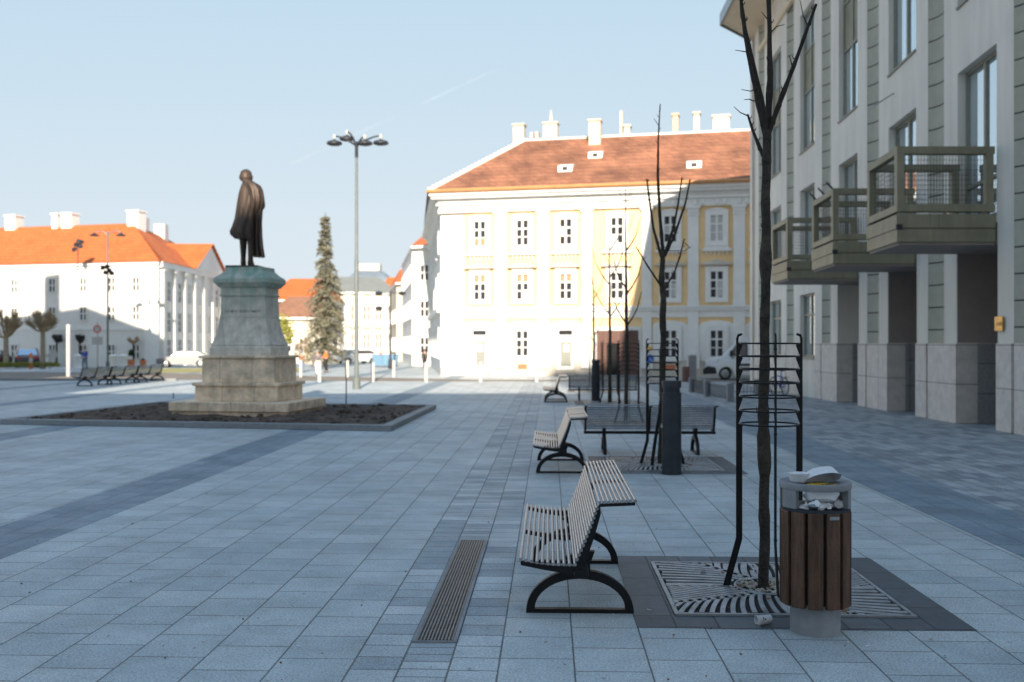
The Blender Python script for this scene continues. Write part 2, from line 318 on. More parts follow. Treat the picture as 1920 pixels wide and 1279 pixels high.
# ------------------------------------------------------------------ steel benches
def make_bench(label, group):
    t = thing('steel_bench', label, 'bench', group=group)
    prof = []
    for i in range(11):
        a = i / 10; prof.append((-.43 + .385 * a, .470 - .035 * a - .012 * sin(a * pi)))
    for i in range(1, 13):
        a = i / 13; prof.append((-.045 + .165 * a + .008 * sin(a * pi), .44 + .425 * a))
    for i in range(9):
        a = i / 8; prof.append((.13 + .25 * a, .876 + .012 * a))
    sl = MB()
    for x, z in prof: sl.tube([(x, -1.2, z), (x, 1.2, z)], .0122, 8)
    sl.build('slats', 'rod', t, smooth=True)
    # plate brackets that follow the profile under the rods
    def bracket(y):
        b = MB(); w = .016
        lo = [(x, z - .012) for x, z in prof]
        off = []
        for i, (x, z) in enumerate(lo):
            d = .032 if i < 11 else .038
            if i < 10: off.append((x, z - d - .03 * (i / 10) ** 2))
            elif i < 23: off.append((x + .028 + .03 * (1 - (i - 10) / 13), z - .02))
            else: off.append((x, z - .022))
        b.prism([(x, y - w, z) for x, z in lo] + [(x, y - w, z) for x, z in reversed(off)], (0, 2 * w, 0)); return b
    for y in (-1.17, 0, 1.17): bracket(y).build('bracket', 'black', t)
    MB().box(-.05, .05, -1.2, 1.2, .345, .395).build('beam', 'black', t, bevel=.008)
    for y in (-.83, .83):
        b = MB(); n = 22; out = []; inn = []
        for i in range(n + 1):
            a = pi * i / n; out.append((-.398 * cos(a), .012 + .31 * sin(a))); inn.append((-.335 * cos(a), .03 + .225 * sin(a)))
        # the half-hoop, its foot bar and the stem as one plate
        for i in range(n):
            b.prism([(out[i][0], y - .03, out[i][1]), (out[i + 1][0], y - .03, out[i + 1][1]), (inn[i + 1][0], y - .03, inn[i + 1][1]), (inn[i][0], y - .03, inn[i][1])], (0, .06, 0))
        b.box(-.398, .398, y - .028, y + .028, .0, .03)
        b.prism([(-.07, y - .031, .29), (.08, y - .031, .29), (.075, y - .031, .36), (.11, y - .031, .46), (-.02, y - .031, .45), (-.12, y - .031, .41), (-.05, y - .031, .36)], (0, .062, 0))
        b.build('leg', 'black', t)
    return t
AN = -AX
BG = 'steel rod benches on the square'
bench = make_bench('black rod bench side on between the drain grating and the litter bin', BG)
bench.location = S(.23, 8.25); bench.rotation_euler.z = AN
dup(bench, S(.2, 16.2), AN, 'rod bench side on at the left end of the wide bench by the bollard')
dup(bench, S(.235, 34.7), AN, 'small distant rod bench side on at the shade edge')
dup(bench, S(1.84, 18.3), AN - pi / 2, 'wide rod bench seen from behind, back of the round bollard')
dup(bench, (3.19, 35.0, 0), AN - pi / 2, 'distant rod bench crosswise between the far tree guards')
d0 = Vector((.172, .985, 0)); b0 = Vector((-20.0, 46.6, 0)); a0 = -atan2(d0.x, d0.y)
for i, l in enumerate(('nearest of the three rod benches beyond the flower bed', 'middle one of the three rod benches beyond the flower bed', 'farthest of the three rod benches beyond the flower bed')):
    dup(bench, b0 + d0 * (.83 + 2.42 * i), a0, l)

# ------------------------------------------------------------------ tree pits: dark setts, iron grates, pebbles
PITS = [S(1.80, 8.21), S(1.87, 16.5), S(2.0, 25.0), S(2.05, 33.4), S(1.95, 41.8)]
sett = blocks('dark_pit_setts', (.075, .085, .095), (.12, .13, .142), (.03, .03, .035), .58, .3, .008, .6, .5, 'yx', .2, 9, .4)
where = ['tree behind the litter bin', 'second tree by the round bollard', 'third tree', 'fourth tree', 'farthest young tree']
def grate_mesh():
    b = MB(); H = .875; z0, z1 = .007, .02
    b.box(-H, H, -H, -H + .03, 0, z1 + .001); b.box(-H, H, H - .03, H, 0, z1 + .001); b.box(-H, -H + .03, -H + .03, H - .03, 0, z1); b.box(H - .03, H, -H + .03, H - .03, 0, z1)
    b.box(-.012, .012, -H + .03, -.3, 0, z1); b.box(-.012, .012, .3, H - .03, 0, z1); b.box(-H + .03, -.3, -.012, .012, 0, z1); b.box(.3, H - .03, -.012, .012, 0, z1)
    def inside(p, sx, sy):
        x, y = p; return .015 < x * sx < H - .02 and .015 < y * sy < H - .02 and hypot(x, y) > .285
    def ribbon(pts, w):
        for i in range(len(pts) - 1):
            (x0, y0), (x1, y1) = pts[i], pts[i + 1]; dx, dy = x1 - x0, y1 - y0; l = hypot(dx, dy) or 1; nx, ny = -dy / l * w, dx / l * w
            b.add([(x0 + nx, y0 + ny, z1), (x0 - nx, y0 - ny, z1), (x1 - nx, y1 - ny, z1), (x1 + nx, y1 + ny, z1), (x0 + nx, y0 + ny, z0), (x0 - nx, y0 - ny, z0), (x1 - nx, y1 - ny, z0), (x1 + nx, y1 + ny, z0)],
                  [(0, 1, 2, 3), (0, 3, 7, 4), (1, 5, 6, 2), (0, 4, 5, 1), (3, 2, 6, 7)])
    for sx in (1, -1):
        for sy in (1, -1):
            # each quarter is a leaf: a curved midrib with veins on both sides
            base = (.62 if sx * sy > 0 else .95); rib = []; q = [-.15, .05 if sx * sy > 0 else -.1]; a = base
            for i in range(44):
                rib.append((q[0] * sx, q[1] * sy, a)); q[0] += .04 * cos(a); q[1] += .04 * sin(a); a += (-.012 if sx * sy > 0 else .004)
            run = [p[:2] for p in rib if inside(p[:2], sx, sy)]
            if len(run) > 1: ribbon(run, .022)
            for i in range(0, 44, 2 if sx * sy > 0 else 3):
                for sg in (1, -1):
                    cur = []; x, y, a = rib[i][0] * sx, rib[i][1] * sy, rib[i][2] + sg * (.8 if sx * sy > 0 else .62); q = [x, y]; runs = []
                    for j in range(34):
                        p = (q[0] * sx, q[1] * sy)
                        if inside(p, sx, sy): cur.append(p)
                        elif cur: runs.append(cur); cur = []
                        q[0] += .04 * cos(a); q[1] += .04 * sin(a); a += sg * .016
                    if cur: runs.append(cur)
                    for c in runs:
                        if len(c) > 1: ribbon(c, .0185 if sx * sy > 0 else .027)
    b.ring((0, 0, .016), .272, .012, 40, 6)
    return b
GM = grate_mesh().build('iron_grate', 'grate', bevel=0)
for i, p in enumerate(PITS):
    o = MB(); H, I = 1.18, .88
    for q in ([(-H, -H), (H, -H), (H, -I), (-H, -I)], [(-H, I), (H, I), (H, H), (-H, H)], [(-H, -I), (-I, -I), (-I, I), (-H, I)], [(I, -I), (H, -I), (H, I), (I, I)]): o.poly([(x, y, .004) for x, y in q])
    tag(o.build('pavement_setts', sett, loc=p, rz=AN), 'dark setts framing the pit of the ' + where[i], kind='structure')
    t = thing('tree_grate', 'square iron leaf-pattern grate around the ' + where[i], 'tree grate', p, AN, 'iron tree grates')
    if i == 0: GM.name = 'grate_bars'; GM.parent = t
    else: g = GM.copy(); C.objects.link(g); g.parent = t
    MB().poly([(-.88, -.88, .005), (.88, -.88, .005), (.88, .88, .005), (-.88, .88, .005)]).build('pit_bottom', 'pit', t)  # black sheet on the paving; shade under the bars is in its colour
    pb = MB()
    for _ in range(240 if i < 2 else 60):
        r = .25 * math.sqrt(R.random()); a = R.random() * 2 * pi; s = R.uniform(.008, .02)
        c = Vector((r * cos(a), r * sin(a), .012 + .01 * R.random())); k = R.randint(5, 7); rot = R.random()
        pb.lathe([(s * .5, -s * .5), (s, 0), (s * .55, s * .6)], k, c, 1, R.uniform(.6, 1))
    tag(pb.build('pebbles', 'pebble', loc=p), 'pebbles heaped round the foot of the ' + where[i], 'pebbles', kind='stuff')
    if i < 3:
        lf = MB()
        for _ in range((26, 70, 30)[i]):
            x, y = R.gauss(0, .42), R.gauss(0, .42)
            if abs(x) > 1 or abs(y) > 1: continue
            a = R.random() * 6.3; s = R.uniform(.02, .045); M = Matrix.Translation((x, y, .028)) @ Matrix.Rotation(a, 4, 'Z') @ Matrix.Rotation(R.uniform(-.5, .5), 4, 'X')
            lf.add([M @ Vector(q) for q in ((-s, 0, 0), (-.2 * s, -.5 * s, .004), (s, 0, .008), (-.2 * s, .5 * s, .006))], [(0, 1, 2, 3)])
        tag(lf.build('fallen_leaves', 'leaf', loc=p), 'brown fallen leaves lying on the grate of the ' + where[i], 'leaves', kind='stuff')

# ------------------------------------------------------------------ young bare trees
def limb(b, pts, d, r0, r1, n=8, knob=.0, dy=0.):
    k = len(pts); P = []
    for i, q in enumerate(pts):
        px, py = q[:2]; t = i / (k - 1); P.append(W(px, py, d + dy * t + (q[2] if len(q) > 2 else 0)))
    out = []; rs = []
    for i in range(k - 1):
        m = 8
        for j in range(m + (i == k - 2)):
            t = j / m; g = (i + t) / (k - 1); p = P[i].lerp(P[i + 1], t)
            w = (r0 + (r1 - r0) * g) * .35
            p = p + Vector((noise.noise(p * 3.1) * w, noise.noise(p * 2.7 + Vector((5, 1, 2))) * w, 0)); out.append(p)
            kn = knob * max(0, noise.noise(p * 9)) if knob else 0
            rs.append((r0 + (r1 - r0) * g) * (1 + kn))
    b.tube(out, rs, n); return out, rs
def spurs(b, out, rs, every, ln):
    for i in range(2, len(out) - 1, every):
        a = R.random() * 6.3; p = out[i]; r = rs[i]
        b.tube([p, p + Vector((cos(a), sin(a), .5)) * (r + ln * .6), p + Vector((cos(a), sin(a), 1.1)) * (r + ln)], [r * .38 + .002, .0045, .002], 5)
t = thing('bare_tree', 'leafless young tree with thick knobbly black branches just behind the litter bin', 'tree', W(1432, 1108, 8.1) , 0, 'young trees in a row')
o0 = -Vector(t.location)
def sh(p): return p + o0
b = MB(); o, r = limb(b, [(1432, 1112), (1434, 950), (1433, 800), (1434, 620), (1436, 430), (1435, 300), (1438, 245)], 8.1, .044, .035, 12, .6); spurs(b, o, r, 5, .008)
b.build('trunk', 'barkg', t, smooth=True, xf=sh)
b = MB()
for pts, r0, r1, dy in (([(1437, 262), (1424, 200), (1404, 100), (1392, 30), (1383, -80)], .026, .012, .25), ([(1438, 255), (1428, 185), (1412, 120), (1398, 60), (1388, -20)], .02, .01, -.3),
                        ([(1439, 262), (1444, 150), (1443, 60), (1440, -60)], .03, .013, .1), ([(1438, 258), (1470, 170), (1500, 92), (1530, 8)], .022, .011, -.2),
                        ([(1431, 296), (1412, 246), (1402, 215)], .016, .009, .15)):
    o, r = limb(b, pts, 8.1, r0, r1, 8, .5, dy); spurs(b, o, r, 3, .014)
for pts in ([(1402, 217), (1388, 211), (1376, 200)], [(1404, 98), (1392, 96), (1378, 94)], [(1444, 62), (1456, 50), (1471, 46)], [(1420, 165), (1408, 171), (1390, 168)], [(1415, 190), (1405, 186), (1395, 187)], [(1443, 40), (1434, 30), (1428, 22)], [(1515, 50), (1506, 30), (1500, 0)], [(1486, 128), (1482, 110), (1479, 103)]):
    limb(b, pts, 8.15, .006, .0025, 5)
b.build('crown', 'bark', t, smooth=True, xf=sh)

t = thing('bare_tree', 'second leafless tree, tall thin leader, behind the round bollard', 'tree', W(1240, 878, 16.4), 0, 'young trees in a row'); o0 = -Vector(t.location)
b = MB(); o, r = limb(b, [(1240, 882), (1242, 700), (1243, 560), (1241, 520), (1243, 470)], 16.4, .056, .04, 10, .4); spurs(b, o, r, 4, .02); b.build('trunk', 'barkg', t, smooth=True, xf=sh)
b = MB()
for pts, r0, r1, dy in (([(1243, 478), (1237, 400), (1233, 330), (1234, 260), (1238, 195)], .032, .008, 0), ([(1240, 482), (1225, 430), (1217, 370), (1213, 336)], .026, .012, .4), ([(1245, 478), (1262, 430), (1272, 380), (1279, 332)], .024, .01, -.4),
                        ([(1246, 480), (1265, 440), (1285, 380), (1294, 337)], .024, .012, .3), ([(1242, 540), (1215, 500), (1192, 462)], .018, .009, -.5), ([(1246, 543), (1265, 510), (1275, 480), (1283, 448)], .018, .009, .5)):
    o, r = limb(b, pts, 16.4, r0, r1, 7, .4, dy); spurs(b, o, r, 3, .03)
for pts in ([(1237, 238), (1230, 228), (1226, 222)], [(1283, 455), (1291, 462), (1294, 466)], [(1246, 470), (1284, 470), (1296, 462)], [(1217, 340), (1211, 336), (1208, 340)]): limb(b, pts, 16.4, .007, .003, 5)
b.build('crown', 'bark', t, smooth=True, xf=sh)
def young(px, top, d, seed, label, forks):
    global o0
    q = random.Random(seed); base = HZ + EYE * F / d
    t = thing('bare_tree', label, 'tree', W(px, base, d), 0, 'young trees in a row'); o0 = -Vector(t.location)
    b = MB(); o, r = limb(b, [(px, base + 3), (px + 1, base - 140 * 25 / d), (px, (base + top) / 2), (px, (base + 2 * top) / 3)], d, .055, .03, 8, .4); b.build('trunk', 'barkg', t, smooth=True, xf=sh)
    b = MB(); limb(b, [(px, (base + 2 * top) / 3 + 4), (px - 1, (base + 4 * top) / 5), (px - 1, top)], d, .03, .008, 6)
    for fy, sx, ln in forks:
        k = 25 / d; x1 = px + sx * 26 * k * ln; y1 = fy - 26 * k * ln
        limb(b, [(px + sx * k * ln * u_, fy - k * ln * v_) for u_, v_ in ((0, 0), (12, 16), (23, 36), (32, 72))], d, .024, .009, 6, .3, q.uniform(-.5, .5))
    for _ in range(14):
        fy = q.uniform(top + 20, base - 150 * 25 / d); sx = q.choice((-1, 1)); k = 25 / d * q.uniform(.5, 1.1)
        limb(b, [(px, fy), (px + sx * 9 * k, fy - 10 * k), (px + sx * 15 * k, fy - 26 * k)], d, .008, .004, 4, 0, q.uniform(-.25, .25))
    b.build('crown', 'bark', t, smooth=True, xf=sh)
young(1174, 352, 25.0, 1, 'third leafless tree, before the brown gate', [(612, 1, .9), (606, -1, .8), (552, 1, 1), (540, -1, .7), (470, 1, .8)])
young(1143, 400, 33.4, 2, 'fourth leafless tree, slender, left of the brown gate', [(590, -1, 1.7), (595, 1, 1.3), (535, -1, 1.5), (520, 1, 1.2), (470, 1, 1)])
young(1113, 470, 41.8, 3, 'farthest and smallest of the leafless young trees', [(640, -1, 1.6), (630, 1, 1.1), (575, -1, 1.4), (560, 1, 1)])

# ------------------------------------------------------------------ tree guards
RINGZ = [2.0, 1.895, 1.79, 1.68, 1.565, 1.45, 1.34]
def post_poly(bend=None):
    ro = .268; P = []
    # outer edge bottom to top, hook, then saw-toothed inner edge down
    P += [(.375, .0), (.375, .012), (ro, .41), (ro, 2.04), (ro - .012, 2.075), (ro - .045, 2.085), (ro - .052, 2.07), (ro - .022, 2.055), (ro - .018, 2.02)]
    for i, z in enumerate(RINGZ):
        P += [(ro - .02, z + .004), (ro - .055, z - .012)]
    P += [(ro - .05, RINGZ[-1] - .03), (ro - .05, .40), (.325, .0)]
    return P
def make_guard(label, bent=False):
    t = thing('tree_guard', label, 'tree guard', group='steel tree guards')
    for k in range(4):
        a = k * pi / 2; n = Vector((-sin(a), cos(a), 0)); e = Vector((cos(a), sin(a), 0))
        pts = [e * r + Vector((0, 0, z)) - n * .006 for r, z in post_poly()]
        if bent and k == 3:                           # knocked loose: lies across to its neighbour
            q = [(.03, 1.36), (.0, 1.36), (-.16, .42), (-.21, .0), (-.16, 0), (-.1, .44)]
            pts = [Vector((x, -.27, z)) for x, z in q]; n = Vector((0, 1, 0)); MB().prism(pts, n * .012).build('post', 'black', t); continue
        p = MB().prism(pts, n * .012)
        for z in (1.955, 1.28, .44): p.tube([e * .248 + Vector((0, 0, z)) - n * .012, e * .248 + Vector((0, 0, z)) + n * .012], .008, 6)
        p.build('post', 'black', t)
    for z in RINGZ: MB().ring((0, 0, z), .232, .0075, 40, 6).build('ring', 'black', t, smooth=True)
    return t
g1 = make_guard('tall ringed tree guard just behind the litter bin'); g1.location = PITS[0]; g1.rotation_euler.z = AN - .02
g2 = make_guard('second tree guard with one post bent askew, behind the round bollard', True); g2.location = PITS[1]; g2.rotation_euler.z = AN - .05
for i, l in ((2, 'third tree guard, seen through the wide bench'), (3, 'fourth tree guard, in front of the brown gate'), (4, 'farthest tree guard, small and dark')):
    dup(g1, PITS[i], AN + R.uniform(-.12, .12), l)

# ------------------------------------------------------------------ bollards, drain
t = thing('round_bollard', 'thick anthracite bollard with a grooved head before the wide bench', 'bollard', G(1262, 891) + Vector((0, .14, 0)), 0, 'thick round bollards')
MB().lathe([(.17, 0), (.17, .012), (.149, .014), (.149, 1.245)], 32).build('shaft', 'anth', t, smooth=True)
MB().lathe([(.128, 1.245), (.128, 1.325)], 32).build('neck', 'anth', t, smooth=True)
MB().lathe([(.149, 1.325), (.149, 1.42), (.14, 1.43), (.02, 1.432)], 32).build('head', 'anth', t, smooth=True)
k = MB(); k.lathe([(.012, -.03), (.018, -.03), (.018, .03), (.012, .03)], 10); k.build('bracket', 'galv', t, loc=(-.152, -.03, .74))
dup(t, G(1117, 752), 0, 'dark round bollard far off among the tree guards')
t = thing('drain_grating', 'long narrow steel drain grating sunk in the paving strip', 'drain', S(-.765, 8.34), AN)
b = MB(); L2 = 1.70; w = .118
for i in range(11): x = -w + 2 * w * i / 10; b.box(x - .005, x + .005, -L2, L2, .006, .014)
for i in range(96): y = -L2 + 2 * L2 * i / 95; b.box(-w, w, y - .0042, y + .0042, .006, .0135)
b.build('bars', 'drain', t)
b = MB(); b.box(-.15, -w - .008, -L2, L2, 0, .013); b.box(w + .008, .15, -L2, L2, 0, .013); b.box(-.15, .15, L2, L2 + .02, 0, .012); b.box(-.15, .15, -L2 - .02, -L2, 0, .012); b.build('frame', 'concrete', t)
MB().poly([(-w - .008, -L2, .004), (w + .008, -L2, .004), (w + .008, L2, .004), (-w - .008, L2, .004)]).build('channel', 'pit', t)  # flat black sheet painting the shaded depth below the drain bars

# ------------------------------------------------------------------ litter bin and its litter
BL = Vector((2.11, 6.93, 0))
t = thing('litter_bin', 'brown timber slatted litter bin, overfilled, on a concrete foot', 'litter bin', BL)
MB().lathe([(.172, 0), (.17, .02), (.168, .23)], 36).build('base', 'concrete', t, smooth=True)
MB().lathe([(.2, .22), (.2, .835), (.215, .845), (.236, .85), (.236, .868), (.228, .872)], 36).build('drum', 'anth', t, smooth=True)
b = MB()
for i in range(12):
    a = radians(14 + 30 * i) - pi / 2; M = Matrix.Rotation(a, 4, 'Z')
    b.box(.205, .238, -.049, .049, .2, .85, M)
b.build('cladding', 'wood', t, bevel=.006)
# hood: pillars between four mouths, rim and lid with a hollow
for i in range(4):
    hd = MB()
    a0 = radians((-90 - 66, -90 + 66, 90 - 66, 90 + 66)[i] - 17); n = 8
    rin, rout = .2, .237; z0, z1 = .872, 1.0
    q = [Vector((rout * cos(a0 + radians(34) * j / n), rout * sin(a0 + radians(34) * j / n), z0)) for j in range(n + 1)] + [Vector((rin * cos(a0 + radians(34) * j / n), rin * sin(a0 + radians(34) * j / n), z0)) for j in range(n, -1, -1)]
    hd.prism(q, (0, 0, z1 - z0)).build('pillar', 'concrete', t)
MB().lathe([(.2, .998), (.241, .998), (.244, 1.004), (.244, 1.036), (.238, 1.043), (.19, 1.04), (.15, 1.028), (.02, 1.026)], 44).build('lid', 'concrete', t, smooth=True)
MB().box(-.032, .032, -.006, 0, -.012, .012).build('badge', 'galv', t, loc=(.058, -.236, .822), bevel=.003)
def clam(name, label, M, ln=.21, wd=.15, ht=.05, m='foam', dent=0.):
    b = MB(); n = 28; rings = []
    for z, s in ((0, .72), (.006, .76), (ht, 1.0), (ht + .004, 1.05), (ht, .97), (.008, .70)):
        rg = []
        for i in range(n):
            a = 2 * pi * i / n; e = .55; cx, sy = cos(a), sin(a)
            p = Vector((abs(cx) ** e * (1 if cx > 0 else -1) * ln / 2 * s, abs(sy) ** e * (1 if sy > 0 else -1) * wd / 2 * s, z))
            p.z += dent * p.x * p.x / (ln * ln) * .25 + .004 * noise.noise(p * 40); rg.append(M @ p)
        rings.append(rg)
    b.loft(rings); return tag(b.build(name, m, smooth=True), label, 'takeaway box', 'white takeaway boxes on the bin')
T = Matrix.Translation; Ro = Matrix.Rotation
clam('takeaway_box', 'white foam tray standing upright on the left of the bin lid', T(BL + Vector((-.125, -.02, 1.045))) @ Ro(.2, 4, 'Z'), .13, .12, .052)
clam('takeaway_box', 'white foam box lid tipped over on the litter bin lid', T(BL + Vector((.03, .02, 1.118))) @ Ro(-.16, 4, 'Y') @ Ro(pi * .86, 4, 'X'), .25, .19, .055, dent=.3)
clam('takeaway_box', 'crushed white foam box stuffed in the mouth of the litter bin', T(BL + Vector((.0, -.15, .925))) @ Ro(.05, 4, 'Y') @ Ro(-.5, 4, 'X'), .23, .14, .06, dent=-.3)
b = MB()
for i in range(26):
    p = Vector((.02 + R.gauss(0, .045), -.12 + R.gauss(0, .025), 1.03)); P = []
    a = R.random() * 6.3
    for j in range(6): p = p + Vector((cos(a) * .014, sin(a) * .014, R.uniform(-.002, .0045))); a += R.uniform(-.9, .9); P.append(p.copy())
    b.tube(P, .0026, 5)
tag(b.build('noodles', 'food', loc=BL, smooth=True), 'yellow noodle scraps spilled on the litter bin lid', 'food scraps', kind='stuff')
tag(MB().box(-.06, .06, -.006, .006, 0, .004, Ro(-.12, 4, 'Z')).build('wooden_fork', 'leaf', loc=BL + Vector((.085, -.135, 1.036)), bevel=.002), 'thin brown stick lying beside the noodles on the bin', 'stick')
def can(loc, ax, label):
    o = MB().lathe([(.02, -.055), (.028, -.052), (.033, -.045), (.033, .045), (.026, .056), (.024, .052), (.005, .052)], 20).build('drink_can', 'can', smooth=True); o.location = loc; o.rotation_euler = ax; tag(o, label, 'drink can', 'cans in the litter bin')
can(BL + Vector((-.075, -.17, .905)), (1.25, .0, .5), 'left crushed drink can in the litter bin mouth'); can(BL + Vector((.11, -.16, .905)), (1.4, 0, -.3), 'right crumpled drink can in the litter bin mouth')
b = MB()
for i in range(34):
    a = -pi / 2 + R.uniform(-.9, .9); r = .17 + R.uniform(-.04, .03); s = R.uniform(.014, .034); c = Vector((r * cos(a), r * sin(a), .875 + R.uniform(.0, .03)))
    rg = [(s * .3, -s * .5), (s, -s * .1), (s * .9, s * .35), (s * .2, s * .6)]; o = len(b.v); b.lathe(rg, 7, c)
    for q in range(o, len(b.v)): v = Vector(b.v[q]); b.v[q] = tuple(v + Vector((noise.noise(v * 60), noise.noise(v * 60 + Vector((3, 0, 0))), noise.noise(v * 60 + Vector((0, 7, 0))))) * .014)
tag(b.build('litter_rubbish', 'paper', loc=BL), 'crumpled paper rubbish filling the litter bin mouth', 'rubbish', kind='stuff')
t = thing('paper_cup', 'white paper cup with black print lying on the setts by the bin', 'paper cup', G(1432, 1172) + Vector((.0, 0, .038)), 0)
o = MB().lathe([(.024, -.055), (.027, -.055), (.0375, .052), (.04, .055), (.036, .056), (.034, .05), (.025, -.048), (.003, -.048)], 28).build('cup_wall', 'paper', t, smooth=True); o.rotation_euler = (0, radians(-96), radians(12))
b = MB()
for (a, z, w, h) in ((.35, .012, .018, .007), (.1, .0, .012, .009), (.5, -.012, .014, .006), (.2, -.018, .02, .004), (-.1, .02, .01, .006)):
    r = .0325 + .01 * z / .05 + .0006; q = []
    for x, y in ((-w / 2, -h / 2), (w / 2, -h / 2), (w / 2, h / 2), (-w / 2, h / 2)): q.append((r * cos(a + x / r), r * sin(a + x / r), z + y))
    b.poly(q)
p = b.build('print', 'ink', t); p.rotation_euler = (0, radians(-96), radians(12)); 
for v in p.data.vertices: v.co = Ro(radians(-75), 4, 'Z') @ v.co
for x, y, l in ((1157, 1147, 'scrap of white litter near the paper cup'),):
    pass

b = MB()
for i in range(420):
    y = 5.0 + 22 * R.random() ** 1.6; x = R.uniform(-.5, .52) * y; a = R.random() * 6.3; s_ = R.uniform(.006, .02)
    if x > 10: continue
    M = T((x, y, .006)) @ Ro(a, 4, 'Z')
    if i % 3: b.add([M @ Vector(q) for q in ((-s_, 0, 0), (0, -s_ * .45, .003), (s_, 0, .006), (0, s_ * .5, .004))], [(0, 1, 2, 3)])
    else: b.lathe([(s_ * .4, 0), (s_ * .45, s_ * .3), (s_ * .15, s_ * .6)], 6, (x, y, .0))
tag(b.build('ground_litter', 'leaf'), 'leaf crumbs and grit scattered over the paving', 'litter', kind='stuff')
b = MB()
for px, py in ((1146, 1148), (1217, 1146), (402, 1000), (380, 1204), (1590, 1206), (1627, 1214), (895, 1118), (560, 1214), (1150, 1155), (1240, 1090), (700, 960)):
    p = G(px, py); M = T(p + Vector((0, 0, .01))) @ Ro(R.random() * 6, 4, 'Z'); b.tube([M @ Vector((-.018, 0, 0)), M @ Vector((.018, 0, 0))], .004, 6)
tag(b.build('cigarette_ends', 'paper'), 'white cigarette ends dropped on the paving', 'cigarette ends', kind='stuff')
# ------------------------------------------------------------------ flower bed, monument, statue
FL, FR, BR, BLc = Vector((-12.65, 24.57, 0)), Vector((-2.75, 22.63, 0)), Vector((-2.31, 30.4, 0)), Vector((-11.4, 32.2, 0))
t = thing('flower_bed', 'large empty planting bed with granite kerb round the monument', 'flower bed', (FL + BR) / 2); c0 = -Vector(t.location)
cs = [FL, FR, BR, BLc]; cen = (FL + FR + BR + BLc) / 4
for i in range(4):
    a, b_ = cs[i], cs[(i + 1) % 4]; d = (b_ - a).normalized(); n = Vector((-d.y, d.x, 0))
    e0 = a; e1 = b_ if i % 2 == 0 else b_
    L_ = (e1 - e0).length; b = MB(); s0, s1 = (0, L_) if i % 2 == 0 else (.24, L_ - .24)
    b.prism([e0 + d * s0, e0 + d * s1, e0 + d * s1 + n * .24, e0 + d * s0 + n * .24], (0, 0, .135))
    b.build('kerb', 'kerb', t, xf=lambda p: p + c0, bevel=.015)
b = MB(); n1, n2 = 46, 38; vs = []
for j in range(n2 + 1):
    for i in range(n1 + 1):
        u, v = .02 + .96 * i / n1, .02 + .96 * j / n2; p = FL.lerp(FR, u).lerp(BLc.lerp(BR, u), v)
        e = min(u, 1 - u, v, 1 - v); p.z = .05 + min(1, e * 8) * (.07 + .11 * noise.noise(p * .8) + .09 * noise.noise(p * 2.7) + .05 * noise.noise(p * 7)); vs.append(p + c0)
b.add(vs, [(j * (n1 + 1) + i, j * (n1 + 1) + i + 1, (j + 1) * (n1 + 1) + i + 1, (j + 1) * (n1 + 1) + i) for j in range(n2) for i in range(n1)])
for _ in range(420):
    u, v = R.uniform(.04, .96), R.uniform(.04, .96); p = FL.lerp(FR, u).lerp(BLc.lerp(BR, u), v) + c0; s = R.uniform(.02, .09)
    b.lathe([(s * .5, 0), (s, s * .4), (s * .4, s * .9)], 6, p + Vector((0, 0, .1)), 1, R.uniform(.6, 1))
b.build('soil', 'soil', t)
MR = -math.atan(.17); MC = Vector((-7.18, 27.3, 0))
t = thing('monument_pedestal', 'tall stepped stone pedestal with green stained cap, carrying the statue', 'pedestal', MC, MR)
def blk(w, d, z0, z1, b=None): b = b or MB(); b.box(-w / 2, w / 2, -d / 2, d / 2, z0, z1); return b
blk(3.22, 2.62, 0, .215).build('bottom_step', 'limestone', t, bevel=.015)
blk(3.34, 2.74, .215, .46).build('bottom_step', 'limestone', t, bevel=.02)
b = blk(2.33, 1.78, .46, .865); blk(2.45, 1.9, .867, .957, b); b.build('middle_step', 'limestone', t, bevel=.018)
b = blk(2.05, 1.55, .957, 1.6); blk(2.18, 1.68, 1.602, 1.675, b); b.build('upper_step', 'limestone', t, bevel=.018)
def loftsq(prof):
    b = MB(); rings = []
    for w, d, z in prof:
        rings.append([Vector((x * w / 2, y * d / 2, z)) for x, y in ((-1, -1), (1, -1), (1, 1), (-1, 1))])
    return b.loft(rings)
pr = [(1.74, 1.26, 1.675), (1.74, 1.26, 1.88), (1.68, 1.2, 1.92), (1.70, 1.22, 1.97), (1.66, 1.18, 2.0)]
for i in range(10):
    a = i / 9; k = 1 - (1 - a) ** 2.2; pr.append((1.64 - .36 * k, 1.16 - .25 * k, 2.02 + 1.0 * a))
pr += [(1.26, .89, 3.27)]
loftsq(pr).build('die', 'patina', t)
loftsq([(1.3, .93, 3.27), (1.34, .97, 3.31), (1.27, .9, 3.33), (1.27, .9, 3.5), (1.31, .94, 3.52)]).build('band', 'patina', t)
loftsq([(1.36, 1.0, 3.52), (1.5, 1.16, 3.62), (1.56, 1.22, 3.64), (1.56, 1.22, 3.74), (1.5, 1.16, 3.79), (1.3, .98, 3.86), (1.1, .8, 3.97), (1.08, .78, 4.07)]).build('cap', 'patina', t)
# the worn carved line of letters on the die reads only as small dark cuts
b = MB(); x = -.5
while x < .5:
    w = R.choice((.02, .035, .045, .03)); h = R.choice((.05, .06)); b.box(x, x + .008, -.4665, -.46, 2.84, 2.84 + h)
    if R.random() < .6: b.box(x, x + w, -.4668, -.46, 2.84 + R.choice((0, h / 2, h - .008)), 2.848 + R.choice((0, h / 2, h - .008)) + .0)
    x += w + .022 + (.06 if R.random() < .15 else 0)
b.build('inscription', 'ink', t)
